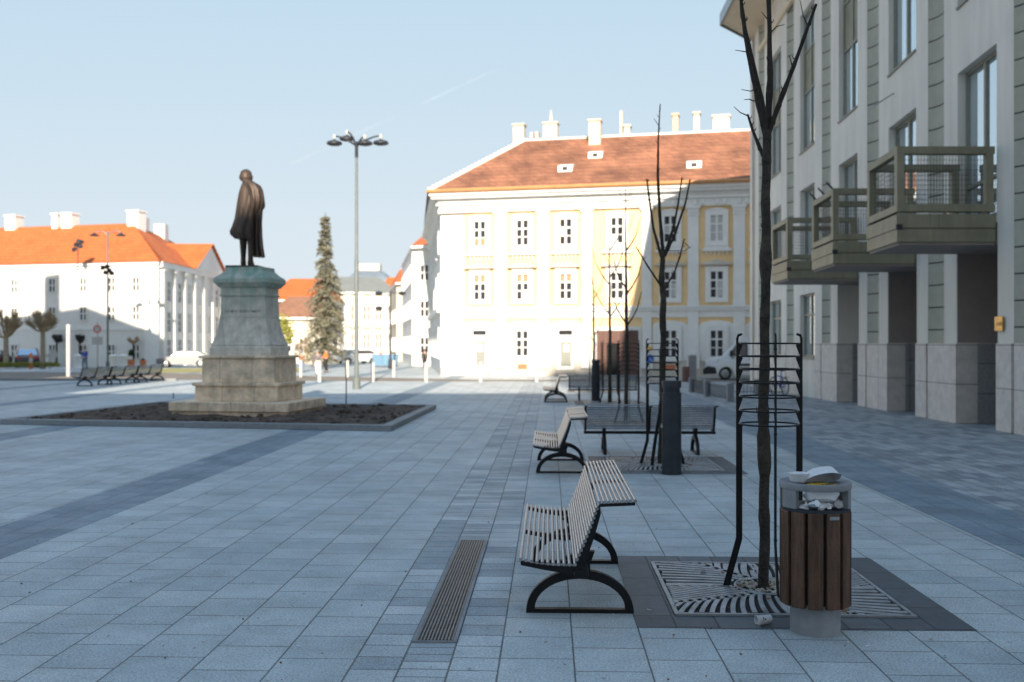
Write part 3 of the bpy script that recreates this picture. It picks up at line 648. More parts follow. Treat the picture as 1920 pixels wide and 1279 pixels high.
# statue: seen from behind, coat tails left, cloak hanging on the right
st = thing('bronze_statue', 'dark bronze statue of a cloaked standing man on the pedestal', 'statue', MC + Vector((-.1, 0, 4.07)), -.05)
def sx(c): return (c - 235) * .00241
def sz(c): return (1210 - c) * .00241
N = {'hip': (sx(235), .02, 1.25, .2), 'wa': (sx(245), .02, 1.55, .2), 'ch': (sx(260), .02, 1.95, (.3, .2)), 'ne': (sx(232), .06, 2.28, .1), 'jaw': (sx(222), .09, 2.40, .125), 'hd': (sx(222), .08, 2.52, .15), 'top': (sx(225), .07, 2.56, .1),
     'nose': (sx(190), .16, 2.47, .05), 'sl': (sx(180), .04, 2.12, .12), 'el': (sx(150), .1, 1.7, .1), 'wl': (sx(215), .24, 1.62, .06), 'hl': (sx(250), .28, 1.66, .05),
     'sr': (sx(375), .0, 2.1, .13), 'er': (sx(415), .04, 1.68, .1), 'wr': (sx(350), .2, 1.6, .06), 'hr': (sx(320), .26, 1.62, .05),
     'lh': (sx(190), .05, 1.1, .14), 'lk': (sx(185), .1, .62, .1), 'la': (sx(188), .08, .12, .062), 'lt': (sx(175), .28, .05, .06), 'lb': (sx(192), .0, .05, .06),
     'rh': (sx(285), .0, 1.1, .14), 'rk': (sx(290), -.02, .62, .1), 'ra': (sx(285), -.05, .12, .064), 'rt': (sx(300), .16, .05, .06), 'rb': (sx(283), -.13, .05, .06)}
E = [('hip', 'wa'), ('wa', 'ch'), ('ch', 'ne'), ('ne', 'jaw'), ('jaw', 'hd'), ('hd', 'top'), ('hd', 'nose'), ('ch', 'sl'), ('sl', 'el'), ('el', 'wl'), ('wl', 'hl'), ('ch', 'sr'), ('sr', 'er'), ('er', 'wr'), ('wr', 'hr'),
     ('hip', 'lh'), ('lh', 'lk'), ('lk', 'la'), ('la', 'lt'), ('la', 'lb'), ('hip', 'rh'), ('rh', 'rk'), ('rk', 'ra'), ('ra', 'rt'), ('ra', 'rb')]
skin('body', N, E, 'bronze', st, 2)
def drape(rows, dep, folds, amp, seed, name, yoff=0., hem=None):
    b = MB(); n = 56; rings = []
    for i, (cy, x0, x1) in enumerate(rows):
        cx = sx((x0 + x1) / 2); hw = (x1 - x0) * .00241 / 2; rg = []; dd = dep[i]
        for j in range(n):
            a = 2 * pi * j / n; w = 1 + amp * (i / len(rows)) * (sin(a * folds + seed + .25 * i) + .5 * noise.noise(Vector((cos(a) * 3, sin(a) * 3, i * .3 + seed)))) / max(hw, .1)
            p = Vector((cx + hw * cos(a) * w, yoff + dd * sin(a) * w, sz(cy)))
            if hem and i >= len(rows) - 2: p.z += hem(p)
            rg.append(p)
        rings.append(rg)
    b.loft(rings); return b.build(name, 'bronze', st, smooth=True)
drape([(232, 190, 268), (262, 176, 300), (300, 164, 372), (350, 150, 400), (450, 132, 392), (550, 120, 372), (650, 106, 352), (720, 84, 348), (790, 55, 346), (830, 62, 344), (880, 118, 342)], [.1, .16, .2, .22, .22, .23, .25, .28, .3, .29, .26], 9, .042, .4, 'coat', .03)
drape([(205, 190, 285), (235, 205, 330), (280, 230, 402), (330, 262, 428), (420, 290, 440), (500, 300, 438), (560, 305, 412), (700, 312, 400), (850, 318, 402), (980, 322, 412), (1088, 326, 428)], [.1, .15, .19, .21, .24, .24, .22, .22, .24, .26, .28], 8, .045, 1.7, 'cloak', -.05)
drape([(190, 178, 262), (210, 172, 275), (232, 182, 290), (250, 215, 320)], [.1, .13, .14, .1], 5, .012, .2, 'scarf_collar', .03)
b = MB(); rings = []
for i in range(8):
    a = i / 7; r = .178 * math.sqrt(max(.05, 1 - (a * .98) ** 3)) * (.86 if i == 0 else 1); rings.append([Vector((sx(226) + r * cos(q) * (1 + .16 * noise.noise(Vector((cos(q) * 3, sin(q) * 3, i * .8)))), .03 + r * sin(q) * 1.05 * (1 + .14 * noise.noise(Vector((cos(q) * 3, sin(q) * 3, i + 9)))), 2.40 + .31 * a)) for q in [2 * pi * j / 24 for j in range(24)]])
b.loft(rings).build('hair', 'bronze', st, smooth=True)
MB().box(-.48, .42, -.34, .34, 0, .05).build('plinth_plate', 'bronze', st, bevel=.01)
for nm, p, h, lab in (('marker_stake', G(325, 747), .2, 'short dark stake standing left of the pedestal'), ('marker_stake', G(649, 757), 1.5, 'tall thin dark rod standing at the back edge of the bed')):
    tag(MB().tube([(0, 0, 0), (.005, 0, h / 2), (-.02 * h, 0, h)], [.02, .018, .016], 8).build(nm, 'black', loc=p), lab, 'stake')

# ------------------------------------------------------------------ windows shared by the facades
def six_pane(w, h, sur, rows=3, dep=.12, blind=False, name='window', frame='trim', pane='pane'):
    """surround + sash bars as the window, panes as its child; local x along wall, -y out of wall, origin bottom centre of the glass"""
    b = MB(); W2, H2 = w / 2 + sur, h + sur
    b.box(-W2, -w / 2, -dep, .0, -sur, H2); b.box(w / 2, W2, -dep, .0, -sur, H2); b.box(-w / 2, w / 2, -dep, 0, h, H2); b.box(-w / 2, w / 2, -dep, 0, -sur, 0)
    b.box(-.06, .06, -.06, 0, 0, h)
    for i in range(1, rows):
        z = h * i / rows; t_ = .05 if i == rows - 1 else .03
        b.box(-w / 2, -.06, -.055, 0, z - t_, z + t_); b.box(.06, w / 2, -.055, 0, z - t_, z + t_)
    for sx_ in (-1, 1): b.box(sx_ * w / 2 - (.025 if sx_ > 0 else 0), sx_ * w / 2 + (0 if sx_ > 0 else .025), -.05, 0, 0, h)
    o = b.build(name, frame)
    p = MB().poly([(-w / 2, -.012, 0), (w / 2, -.012, 0), (w / 2, -.012, h), (-w / 2, -.012, h)]).build('pane', pane, o)
    return o
def hang(w, parent, x, y, z, rz=0, first=[set()]):
    if w.name not in first[0] and w.parent is None: first[0].add(w.name); w.parent = parent; w.location = (x, y, z); w.rotation_euler.z = rz; return w
    return dup(w, (x, y, z), rz, parent=parent)

# ------------------------------------------------------------------ yellow palace
O = Vector((-4.4, 62.2, 0)); YR = -radians(12.76); e_ = Vector((cos(YR), sin(YR), 0)); n_ = Vector((-sin(YR), cos(YR), 0))
def fs(px, off=0.):                                  # facade position seen at photo column px
    k = (px - CX) / F; o = O - n_ * off; return (k * o.y - o.x) / (e_.x - k * e_.y)
t = thing('yellow_palace', 'long pale yellow classical building with weathered red tile roof and white pilasters', 'building', O, YR)
LL = 30.; HE = 11.4
MB().box(0, LL, 0, 11.9, 1.0, 11.2).build('wall', 'yellow', t)
MB().box(-.02, LL, -.06, 11.9, -.05, 1.0).build('plinth', 'base', t)
side = MB(); q = [(0, 0), (1.5, 0), (1.5, 11.9), (-5.5, 22.6), (-7.8, 22.6)]
side.prism([(x - .01, y, 0) for x, y in q], (0, 0, 11.2)); side.build('side_wall', 'white', t)
b = MB(); b.box(-.03, fs(869), -.12, 0, .5, 9.95)    # corner quoin strip
b.build('corner_strip', 'trim', t)
prot = None
for a, c in ((884 - 18, 884 - 2), (929, 949), (1009, 1028), (1092, 1110), (1204, 1222), (1290, 1310), (1375, 1397), (1462, 1484), (1550, 1572)):
    if a == 866: continue
    x0, x1 = fs(a), fs(c); b = MB(); w = (x1 - x0)
    b.box(x0, x1, -.14, 0, .95, 9.55); b.box(x0 - .06, x1 + .06, -.2, 0, .5, 1.5); b.box(x0 - .04, x1 + .04, -.17, 0, 4.2, 4.55)
    b.box(x0 - .05, x1 + .05, -.2, 0, 9.55, 9.66); b.box(x0 - .02, x1 + .02, -.17, 0, 9.66, 9.95); b.box(x0 - .1, x1 + .1, -.24, 0, 9.95, 10.1)
    for i in range(4): xx = x0 + w * (i + .5) / 4; b.box(xx - .06, xx + .06, -.22, -.17, 9.68, 9.93)
    b.build('pilaster', 'trim', t)
b = MB()
b.box(-.1, LL, -.22, 0, 10.1, 10.55); b.box(-.25, LL, -.36, 0, 10.55, 10.68); b.box(-.15, LL, -.25, 0, 10.68, 10.95); b.box(-.5, LL, -.6, .1, 10.95, 11.12); b.box(-.6, LL, -.75, .1, 11.12, 11.32)
# side cornice follows the splayed flank
sd = Vector((-7.8, 22.6, 0)).normalized(); so = Vector((-sd.y, sd.x, 0))
for r, z0, z1 in ((.25, 10.1, 10.6), (.4, 10.6, 10.95), (.75, 10.97, 11.3)):
    b.prism([Vector((0, .1, z0)) + so * 0, Vector((-7.8, 22.6, z0)), Vector((-7.8, 22.6, z0)) + so * r, Vector((0, .1, z0)) + so * r], (0, 0, z1 - z0))
b.build('cornice', 'trim', t)
for i in range(70):
    x = .4 + i * .42
    if 8 < x < 30 and i % 3 != 2: MB().box(x, x + .2, -.31, -.22, 10.16, 10.5).build('frieze_ornament', 'trim', t, bevel=.04)
b = MB(); b.box(-.12, LL, -.2, 0, 3.95, 4.2); b.box(-.03, LL, -.09, 0, 3.55, 3.95); b.box(-.16, LL, -.26, 0, 4.12, 4.22); b.build('string_course', 'trim', t)
MB().tube([(-.7, -.82, 11.4), (LL, -.82, 11.4)], .12, 8).build('gutter', 'gutter', t)
rf = MB(); A, B_ = (-.7, -.75, 11.38), (LL, -.75, 11.38); Cr, D = (4.07, 6, 15.7), (LL - 3, 6, 15.7); Eq, Fq = (-8.6, 22.9, 11.38), (-3.4, 22.9, 15.2)
rf.add([A, B_, D, Cr, Eq, Fq, (LL, 12.6, 11.38), (6, 12.6, 11.38), (1.0, 22.9, 11.38)], [(0, 1, 2, 3), (0, 3, 5, 4), (1, 6, 2), (2, 6, 7, 3), (3, 7, 8, 5), (4, 5, 8)])
rf = rf.build('roof', 'roofr', t)
b = MB(); b.tube([A, Cr], .1, 8)
for i in range(26): p = Vector(A).lerp(Vector(Cr), (i + .5) / 26); b.lathe([(.13, -.1), (.13, .1), (.07, .13)], 8, p + Vector((0, 0, .08)))
b.build('hip_tiles', 'trim', rf); MB().box(Cr[0], D[0], 5.9, 6.1, 15.6, 15.76).build('ridge_tiles', 'trim', rf)
def roofz(y): return 11.38 + (15.7 - 11.38) * (y + .75) / 6.75
def chim(x0, x1, ytop, m='base', d=6.4, cap=True, pot=False, name='chimney'):
    k0, k1 = fs(x0, -d), fs(x1, -d); dist = (O + e_ * k0 + n_ * d).y; z1 = EYE + (HZ - ytop) * dist / F; b = MB(); w = k1 - k0
    b.box(k0, k1, d - .35, d + .35, 14.2, z1 - (.12 if cap else 0))
    if cap: b.box(k0 - .07, k1 + .07, d - .42, d + .42, z1 - .12, z1)
    if pot: b.lathe([(.1, z1), (.14, z1 + .25), (.1, z1 + .3), (.05, z1 + .75), (.02, z1 + .9)], 10, ((k0 + k1) / 2, d, 0))
    b.build(name, m, rf)
chim(964, 984, 234); chim(1020, 1046, 231, pot=True); chim(1105, 1127, 226, d=5.2); chim(1163.5, 1168, 210, cap=False, name='flue'); chim(1171, 1182, 236); chim(1262, 1272, 215, 'pink'); chim(1301, 1312, 212); chim(1337, 1368, 218); chim(996, 1001, 250, cap=False, name='flue'); chim(1005, 1011, 249, cap=False, name='flue')
for px, py in ((1062, 315), (1118, 290), (1302, 308)):
    # roof hatches half way up the slope
    y = .3
    for _ in range(20):
        k = fs(px, -y); p = O + e_ * k + n_ * y; z = EYE + (HZ - py) * p.y / F; y += .5 * ((z - 11.38) / (4.32 / 6.75) - .75 - y)
    b = MB(); b.prism([(k - .45, y - .55, roofz(y - .55) + .02), (k - .45, y - .5, roofz(y - .55) + .42), (k - .45, y + .25, roofz(y + .25) + .1)], (.9, 0, 0)); h = b.build('roof_hatch', 'trim', rf)
    MB().box(k - .16, k + .16, y - .575, y - .54, roofz(y - .55) + .12, roofz(y - .55) + .34).build('opening', 'dplast', h)
w1 = six_pane(.72, 1.5, .3); w1.name = 'window'
w1c = six_pane(.72, 1.5, .3, pane='curtain')
for i, px in enumerate((900, 980, 1061, 1157, 1257, 1344, 1432, 1520)):
    x = fs(px)
    wn = hang(w1c if i == 5 else w1, t, x, -.015, 8.03) if i else hang(w1, t, x, -.015, 8.03)
    b = MB(); b.box(x - .85, x + .85, -.22, 0, 7.42, 7.56); b.box(x - .7, x + .7, -.1, 0, 7.56, 7.72)
    for j in range(6): xx = x - .6 + .24 * j; b.prism([(xx - .07, -.09, 7.42), (xx + .07, -.09, 7.42), (xx, -.09, 7.16)], (0, .09, 0))
    b.build('window_sill', 'trim', t); b = MB()
    b.prism([(x - .66, -.15, 9.84), (x + .66, -.15, 9.84), (x + .3, -.15, 9.93), (x, -.15, 9.97), (x - .3, -.15, 9.93)], (0, .15, 0)); b.build('window_crown', 'trim', t)
    wn = dup(w1, (x, -.015, 4.72), 0, parent=t)
    if i in (2, 3, 4): MB().box(x - .34, x - .07 + .0, -.03, -.016, 8.03 + (.03 if i == 3 else .5), 9.0 if i != 3 else 8.5).build('curtain', 'curtain', t)
    if i in (1, 4, 5): MB().box(x + .07, x + .34, -.03, -.016, 4.76, 5.2 + .1 * i).build('curtain', 'curtain', t)
    b = MB(); b.box(x - .68, x + .68, -.14, 0, 6.5, 6.62); b.prism([(x - .92, -.3, 6.62), (x + .92, -.3, 6.62), (x + .92, -.3, 6.7), (x, -.3, 6.92), (x - .92, -.3, 6.7)], (0, .3, 0)); b.build('window_hood', 'base', t)
    for z0, hh, s in ((4.72, 1.5, 1), (8.03, 1.5, 0)):
        if (s and i in (0, 1, 2)) or (not s and i == 0):
            zz = z0 + (1.02 if s else .03)
            for sg in (-1, 1): MB().box(x + sg * .2 - .115, x + sg * .2 + .115, -.03, -.016, zz, zz + .46).build('blind', 'blind', t)
    # ground floor: blind arch, then window, door or the big gate
    if i == 3: continue
    b = MB(); ar = [(x - 1.05, -.075, .98), (x + 1.05, -.075, .98), (x + 1.05, -.075, 3.0)] + [(x + 1.05 * cos(pi * j / 10), -.075, 3.0 + .35 * sin(pi * j / 10)) for j in range(1, 10)] + [(x - 1.05, -.075, 3.0)]
    b.prism(ar, (0, .075, 0)); b.build('arch_panel', 'trim', t)
    if i in (0, 2):
        d = MB(); d.box(x - .5, x + .5, -.16, -.06, .42, 2.85); d = d.build('door', 'trim', t)
        MB().box(x - .3 + (.1 if i == 0 else .0), x + .36, -.175, -.162, .62, 2.1).build('leaf', 'door', d); MB().box(x - .4, x + .42, -.175, -.162, 2.52, 2.8).build('fanlight', 'pane', d)
        MB().box(x - .12, x + .22, -.182, -.177, 1.5, 1.95).build('notice', 'paper', d)
        b = MB(); b.box(x - .62, x + .62, -.5, -.02, 0, .2); b.box(x - .55, x + .55, -.3, -.02, .2, .42); b.build('door_step', 'base', t)
    else: dup(w1, (x, -.09, 1.25), 0, parent=t)
x0, x1 = fs(1120), fs(1197)
g = MB(); g.box(x0 - .18, x1 + .18, -.12, 0, .0, 3.0); g.build('gate_surround', 'trim', t)
xm = x0 + .38 * (x1 - x0)
g = MB(); g.box(x0, xm - .34, -.2, -.12, .05, 2.78); g.box(xm + .34, x1, -.2, -.12, .05, 2.78); g.box(xm - .34, xm + .34, -.2, -.12, 2.0, 2.78)
for j in range(9): xx = x0 + (x1 - x0) * (j + .5) / 9; g.box(xx - .09, xx + .09, -.225, -.2, 2.1, 2.7); (g.box(xx - .09, xx + .09, -.225, -.2, .3, 1.9) if abs(xx - xm) > .45 else None)
g = g.build('gate', 'gate', t); MB().box(xm - .34, xm + .34, -.13, -.121, .05, 2.0).build('dark_opening', 'pit', g)  # black panel; the shade inside the open gate is put in its colour
for px in (980, 1257): x = fs(px); MB().box(x - .3, x + .3, -.08, -.05, .42, .74).build('cellar_vent', 'terracotta', t)
# windows of the flank
for i in range(5):
    for z in (1.3, 4.72, 8.03):
        p = Vector((-7.8, 22.6, 0)) * ((i + .6) / 5.4); w = dup(w1, (p.x - .03, p.y, z), atan2(sd.y, sd.x) + pi, parent=t)
b = MB(); p = Vector((-7.8, 22.6, 0))
for f0 in (.05,): b.prism([p * f0 + so * .06 + Vector((0, 0, z)) for z in ()] or [p * .0 + so * .01 + Vector((0, 0, 3.95)), p * 1 + so * .01 + Vector((0, 0, 3.95)), p * 1 + so * .3 + Vector((0, 0, 3.95)), p * 0 + so * .3 + Vector((0, 0, 3.95))], (0, 0, .3))
b.build('flank_band', 'trim', t)

# ------------------------------------------------------------------ street houses beyond, houses of the middle distance
def house(name, label, cat, pts, h, wm, rm, rise, nwin=4, rows=2, pale=False, bands=False, loc=None, ww=.8, wh=1.3, inset=3., face=0, over=.35, floor_h=3.2, z0=1.2, chimneys=0):
    """pts: footprint quad, counter-clockwise from the corner left of the face seen"""
    P = [Vector((x, y, 0)) for x, y in pts]; c = sum(P, Vector()) / 4; t = thing(name, label, cat, c); P = [p - c for p in P]
    MB().prism(P, (0, 0, h)).build('wall', wm, t)
    ev = [p + p.normalized() * over * 1.6 for p in P]; z = Vector((0, 0, h))
    b = MB(); b.prism([q + z for q in ev], (0, 0, .22)); b.build('eaves', 'trim', t)
    z = Vector((0, 0, h + .22)); a = (ev[0] + ev[3]) / 2; d = (ev[1] + ev[2]) / 2; ax = (d - a).normalized(); r0, r1 = a + ax * inset, d - ax * inset; up = Vector((0, 0, rise))
    r = MB(); r.add([q + z for q in ev] + [r0 + z + up, r1 + z + up], [(0, 1, 5, 4), (1, 2, 5), (2, 3, 4, 5), (3, 0, 4), (3, 2, 1, 0)]); r = r.build('roof', rm, t)
    for i in range(chimneys):
        p = r0.lerp(r1, (i + .5) / chimneys) + z + up; MB().box(p.x - .4, p.x + .4, p.y - .4, p.y + .4, p.z - 1.2, p.z + 1.3).build('chimney', 'trim', r)
    if bands:                                        # pilasters and a string course on the long front
        d = P[1] - P[0]; n = Vector((d.y, -d.x, 0)).normalized(); b = MB(); k = 8
        for i in range(k + 1):
            p = P[0] + d * (i / k); u = d.normalized() * .3
            MB().prism([p - u, p + u, p + u + n * .18, p - u + n * .18], (0, 0, h - .02)).build('pilaster', 'trim', t)
        MB().prism([P[0] + n * .0 + Vector((0, 0, h * .47)), P[1] + Vector((0, 0, h * .47)), P[1] + n * .3 + Vector((0, 0, h * .47)), P[0] + n * .3 + Vector((0, 0, h * .47))], (0, 0, .3)).build('string_course', 'base', t)
    wd = None
    for f in ((0, 1), (1, 2), (3, 0)):
        A, B = P[f[0]], P[f[1]]; d = B - A; L_ = d.length; d.normalize(); n = max(1, int(L_ / (ww + 2.0))) if f != (0, 1) else nwin
        if d.y > .95 * 1 and f == (1, 2): pass
        for i in range(n):
            for j in range(rows):
                p = A + d * L_ * (i + .5) / n; zz = z0 + floor_h * j
                if zz + wh > h - .3: continue
                rz = atan2(d.y, d.x); nn = Vector((d.y, -d.x, 0)) * .02
                if wd is None: wd = six_pane(ww, wh, .16, 2, pane='dusty' if pale else 'pane'); wd.parent = t; wd.location = p + nn + Vector((0, 0, zz)); wd.rotation_euler.z = rz
                else: dup(wd, p + nn + Vector((0, 0, zz)), rz, parent=t)
    return t
house('town_house', 'white street house with a red roof just behind the yellow palace', 'house', [(-8.9, 88.5), (-6.5, 87.5), (-6.0, 108), (-12.0, 109)], 10.4, 'white', 'roofo', 2.2, 1, 3, inset=2)
house('town_house', 'small salmon street house low beyond the dark coated walker', 'house', [(-13.0, 112), (-10.2, 111), (-9.6, 126), (-15.6, 127)], 8.6, 'cream', 'roofo', 2.0, 1, 2, inset=1)
house('town_house', 'low cream house with a bright red roof at the street end', 'house', [(-18.8, 140), (-13.2, 138), (-13, 150), (-19, 151)], 7.2, 'cream', 'roofo', 4.2, 3, 2, inset=1)
house('grand_building', 'long cream building with a dull grey roof between spruce and street', 'building', [(-28.5, 132), (-15.8, 136.5), (-15.8, 152), (-28.5, 150)], 8.7, 'cream', 'roofg', 2.6, 8, 2, pale=True, bands=True, ww=.9, wh=1.9, inset=4, floor_h=3.8, z0=1.4)
t = thing('domed_building', 'far white building with a blue grey mansard dome', 'building', (-26.2, 185, 0))
MB().box(-7, 8, -3, 9, 0, 11.6).build('wall', 'cream', t); b = MB(); rings = []
for i in range(8):
    a = i / 7; s = 1 - .5 * a ** 2.2; rings.append([Vector((x * 4.6 * s - .5, 3 + y * 4 * s, 11.6 + 4 * a)) for x, y in ((-1, -1), (1, -1), (1, 1), (-1, 1))])
d = b.loft(rings).build('dome', 'zinc', t)
MB().box(-2.4, 1.4, 1.4, 4.6, 15.6, 16.9).build('lantern', 'cream', d); MB().box(-7.3, 8.3, -3.3, 9.3, 11.2, 11.6).build('cornice', 'trim', t)
wd = six_pane(.9, 1.8, .15, 2, pane='dusty'); wd.parent = t; wd.location = (-5.6, -3.02, 8.3)
for i in range(1, 8): dup(wd, (-5.6 + 1.85 * i, -3.02, 8.3), parent=t)
for x in (-3, -.5, 2): MB().box(x - .5, x + .5, -1.3, -.2, 12.0, 13.4).build('dormer', 'trim', d)
house('town_house', 'white house with bright orange roof behind the spruce', 'house', [(-27.4, 110), (-20.5, 110), (-20.5, 121), (-27.4, 121)], 6.6, 'white', 'roofo', 2.7, 4, 2, inset=2)
house('town_house', 'low house with brown tiled roof between pedestal and spruce', 'house', [(-25.0, 100), (-18.5, 100), (-18.5, 108), (-25.0, 108)], 4.4, 'cream', 'roofb', 2.3, 4, 1, inset=2.2)
house('town_house', 'house with brown roof and broad white chimney beside the pedestal', 'house', [(-29.5, 104), (-25.4, 103.5), (-25.4, 112), (-29.5, 112)], 5.4, 'cream', 'roofr', 2.4, 3, 1, inset=1.4, chimneys=1)
house('far_terrace', 'distant pale terrace closing the view behind the houses', 'building', [(-110, 215), (30, 225), (30, 240), (-110, 235)], 6.5, 'cream', 'roofr', 2.5, 18, 2, inset=4)

# ------------------------------------------------------------------ white palace on the left
PO = Vector((-30.2, 85, 0)); PR = -radians(14.37)
t = thing('white_palace', 'long white palace with a bright orange roof and pilastered side wing', 'building', PO, PR)
MB().prism([(-46, 0, 0), (0, 0, 0), (-3.4, 13.5, 0), (-46, 13.5, 0)], (0, 0, 8.5)).build('wall', 'white', t)
b = MB(); b.prism([(-46, -.15, 8.5), (.1, -.15, 8.5), (-3.3, 13, 8.5), (-46, 13, 8.5)], (0, 0, .25)); b.prism([(-46, -.35, 8.75), (.25, -.35, 8.75), (-3.1, 13, 8.75), (-46, 13, 8.75)], (0, 0, .25)); b.build('cornice', 'trim', t)
MB().box(-46, .06, -.09, 0, 3.15, 3.4).build('string_course', 'trim', t)
MB().box(-1.3, .05, -.06, 0, 0, 8.5).build('corner_strip', 'trim', t)
rf = MB(); rf.add([(-46, -.5, 9.0), (.4, -.5, 9.0), (-7.4, 7, 13.3), (-46, 7, 13.3), (-46, 14.5, 9.0), (-3.4, 14.2, 9.0)], [(0, 1, 2, 3), (1, 5, 2), (3, 2, 5, 4)]); rf = rf.build('roof', 'roofo', t)
for px, w in ((27, 22), (110, 12), (132, 22), (256, 24)):
    k = (px - CX) / F; o = PO + Vector((-sin(PR), cos(PR), 0)) * 7; ex = Vector((cos(PR), sin(PR), 0)); x = (k * o.y - o.x) / (ex.x - k * ex.y); d = (o + ex * x).y
    ww = w * d / F / 2; b = MB(); b.box(x - ww, x + ww, 6.4, 7.6, 11.5, 14.3); b.box(x - ww - .08, x + ww + .08, 6.3, 7.7, 14.3, 14.45); b.build('chimney', 'trim', rf)
w2 = six_pane(.62, 1.1, .06, 2); first = True
for px in (-70, 28, 99, 157, 210, 256):
    k = (px - CX) / F; ex = Vector((cos(PR), sin(PR), 0)); x = (k * PO.y - PO.x) / (ex.x - k * ex.y)
    for z in (6.55, 4.05, .75):
        if first: w2.parent = t; w2.location = (x, -.02, z); first = False
        else: dup(w2, (x, -.02, z), 0, parent=t)
# the wing running back, in world axes (own angle)
wg = thing('palace_wing', 'receding pilastered side wing of the white palace with a gabled pediment', 'building', PO, radians(.2))
MB().prism([(.02, .3, 0), (.02, 24, 0), (-12, 24, 0), (-12, 12, 0), (-6, 7, 0)], (0, 0, 8.5)).build('wall', 'white', wg)
MB().prism([(.38, .0, 8.52), (.38, 24.2, 8.52), (-12, 24.2, 8.52), (-12, 12, 8.52), (-6, 7, 8.52), (-.4, .2, 8.52)], (0, 0, .5)).build('cornice', 'trim', wg)
rf = MB(); rf.add([(.45, -.2, 9.02), (.45, 24.4, 9.02), (-6.2, 21, 13.0), (-5.43, 8.6, 13.3), (-13, 24.4, 9.02), (-12, 13, 9.02)], [(0, 1, 2, 3), (1, 4, 2), (2, 4, 5, 3)]); rf = rf.build('roof', 'roofo', wg)
for y in (12, 17.5): MB().box(-6.6, -5.5, y, y + 1.2, 11.6, 14.3).build('chimney', 'trim', rf)
for i in range(9): y = .5 + i * 2.85; b = MB(); b.box(.02, .3, y, y + .62, 0, 8.2); b.box(.02, .38, y - .08, y + .7, 8.2, 8.5); b.box(.02, .38, y - .05, y + .67, 0, .5); b.build('pilaster', 'trim', wg)
b = MB(); b.prism([(.5, 8.6, 9.02), (.5, 18.2, 9.02), (.5, 13.4, 11.6)], (-.6, 0, 0)); gb = b.build('pediment', 'trim', wg)
b = MB(); b.add([(.75, 8.2, 9.05), (.75, 13.4, 11.85), (-6, 13.4, 11.85), (-6, 8.2, 9.05), (.75, 18.6, 9.05), (-6, 18.6, 9.05)], [(0, 1, 2, 3), (1, 4, 5, 2)]); b.build('gable_roof', 'roofo', wg)
w3 = six_pane(.9, 1.7, .12, 3); first = True
for i in range(8):
    y = 2.23 + i * 2.85
    for z in (5.7, 3.0, .6):
        if first: w3.parent = wg; w3.location = (.05, y, z); w3.rotation_euler.z = pi / 2; first = False
        else: dup(w3, (.05, y, z), pi / 2, parent=wg)
t = thing('floodlight_cluster', 'small cluster of dark floodlights on a mast in front of the orange roof', 'floodlights', W(146, 500, 84))
MB().tube([(0, 0, -2.0), (0, 0, 1.9)], .03, 6).build('mast', 'anth', t)
for x, z in ((-.3, 1.5), (.25, 1.75), (.05, 2.2), (.3, 2.1), (-.1, 1.9)):
    l = MB().lathe([(.08, .12), (.24, -.1), (.02, -.1)], 10).build('floodlight', 'anth', t, loc=(x, -.1, z)); l.rotation_euler = (R.uniform(.5, 1.1), R.uniform(-.5, .5), 0)

# ------------------------------------------------------------------ modern building on the right
GP = [(15, 1.11), (19.25, 1.055), (23.8, 1), (28.35, .943), (32.9, .893), (37.45, .868), (42, .838), (47, .81), (70, .74)]
def gfac(y):
    if y <= GP[0][0]: return GP[0][1]
    for (a, u), (c, v) in zip(GP, GP[1:]):
        if y <= c: return u + (v - u) * (y - a) / (c - a)
    return GP[-1][1]
def fall(p):                                         # the street falls gently towards the far end, and the storeys with it
    p = Vector(p)
    if p.z > 2.01: p.z = 2 + (p.z - 2) * gfac(p.y)
    return p
XF = 11.1; BAY = 4.55; C0 = 23.8; HALF = 1.05
RO = Vector((XF, 30, 0))
t = thing('arcade_building', 'pale modern building with arcade openings, olive ribbed strips and tall windows', 'building', RO)
def RB(b, name, m, parent=t, **k): return b.build(name, m, parent, xf=lambda p: fall(p) - RO, **k)
BAYS = [-2, -1, 0, 1, 2, 3, 4]
TOP = 19.35
def cen(k): return C0 + BAY * k
END = 46.0
pier = [(cen(k) + HALF, min(cen(k + 1) - HALF, END)) for k in BAYS]
for i, (y0, y1) in enumerate(pier):
    ym = (y0 + y1) / 2; s = .5; b = MB(); full = BAYS[i] + 1
    b.box(XF, XF + .5, y0, ym - s, 2.0, TOP); b.box(XF, XF + .5, ym + s, y1, 2.0, TOP); b.box(XF + .25, XF + .5, ym - s, ym + s, 2.0, TOP)
    b.box(XF + .5, XF + 1.6, y0, y1, 2.0, 4.6)
    RB(b, 'wall', 'wallg')
    # shallow convex ribbed strip
    n = 10; r = MB(); prof = [(XF + .04 + .15 * (1 - (2 * j / n - 1) ** 2), ym - s + 2 * s * j / n) for j in range(n + 1)]
    pts = [[Vector((x - .03, y, z)) for x, y in prof] for z in (2.0, 7, 12, TOP)]
    for A, B in zip(pts, pts[1:]):
        for j in range(n): r.add([A[j], A[j + 1], B[j + 1], B[j]], [(3, 2, 1, 0)])
    RB(r, 'ribbed_strip', 'oliver')
    p = MB(); p.box(XF - .045, XF + .5, y0 - .04, ym + s - .1, 0, 2.0); p.box(XF - .03, XF + .5, ym + s + .06, y1 + .03, 0, 2.0); p.box(XF + .12, XF + .5, ym + s - .1, ym + s + .06, 0, 2.0)
    RB(p, 'plinth', 'stone'); q = MB(); q.box(XF + .5, XF + 1.6, y0 - .04, y1 + .03, 0, 2.0); RB(q, 'side_plinth', 'granite')
    if full <= 2:
        q = MB(); q.box(XF + .02, XF + 1.6, y0 - .012, y0, 2.02, 4.55); RB(q, 'passage_cheek', 'brown')
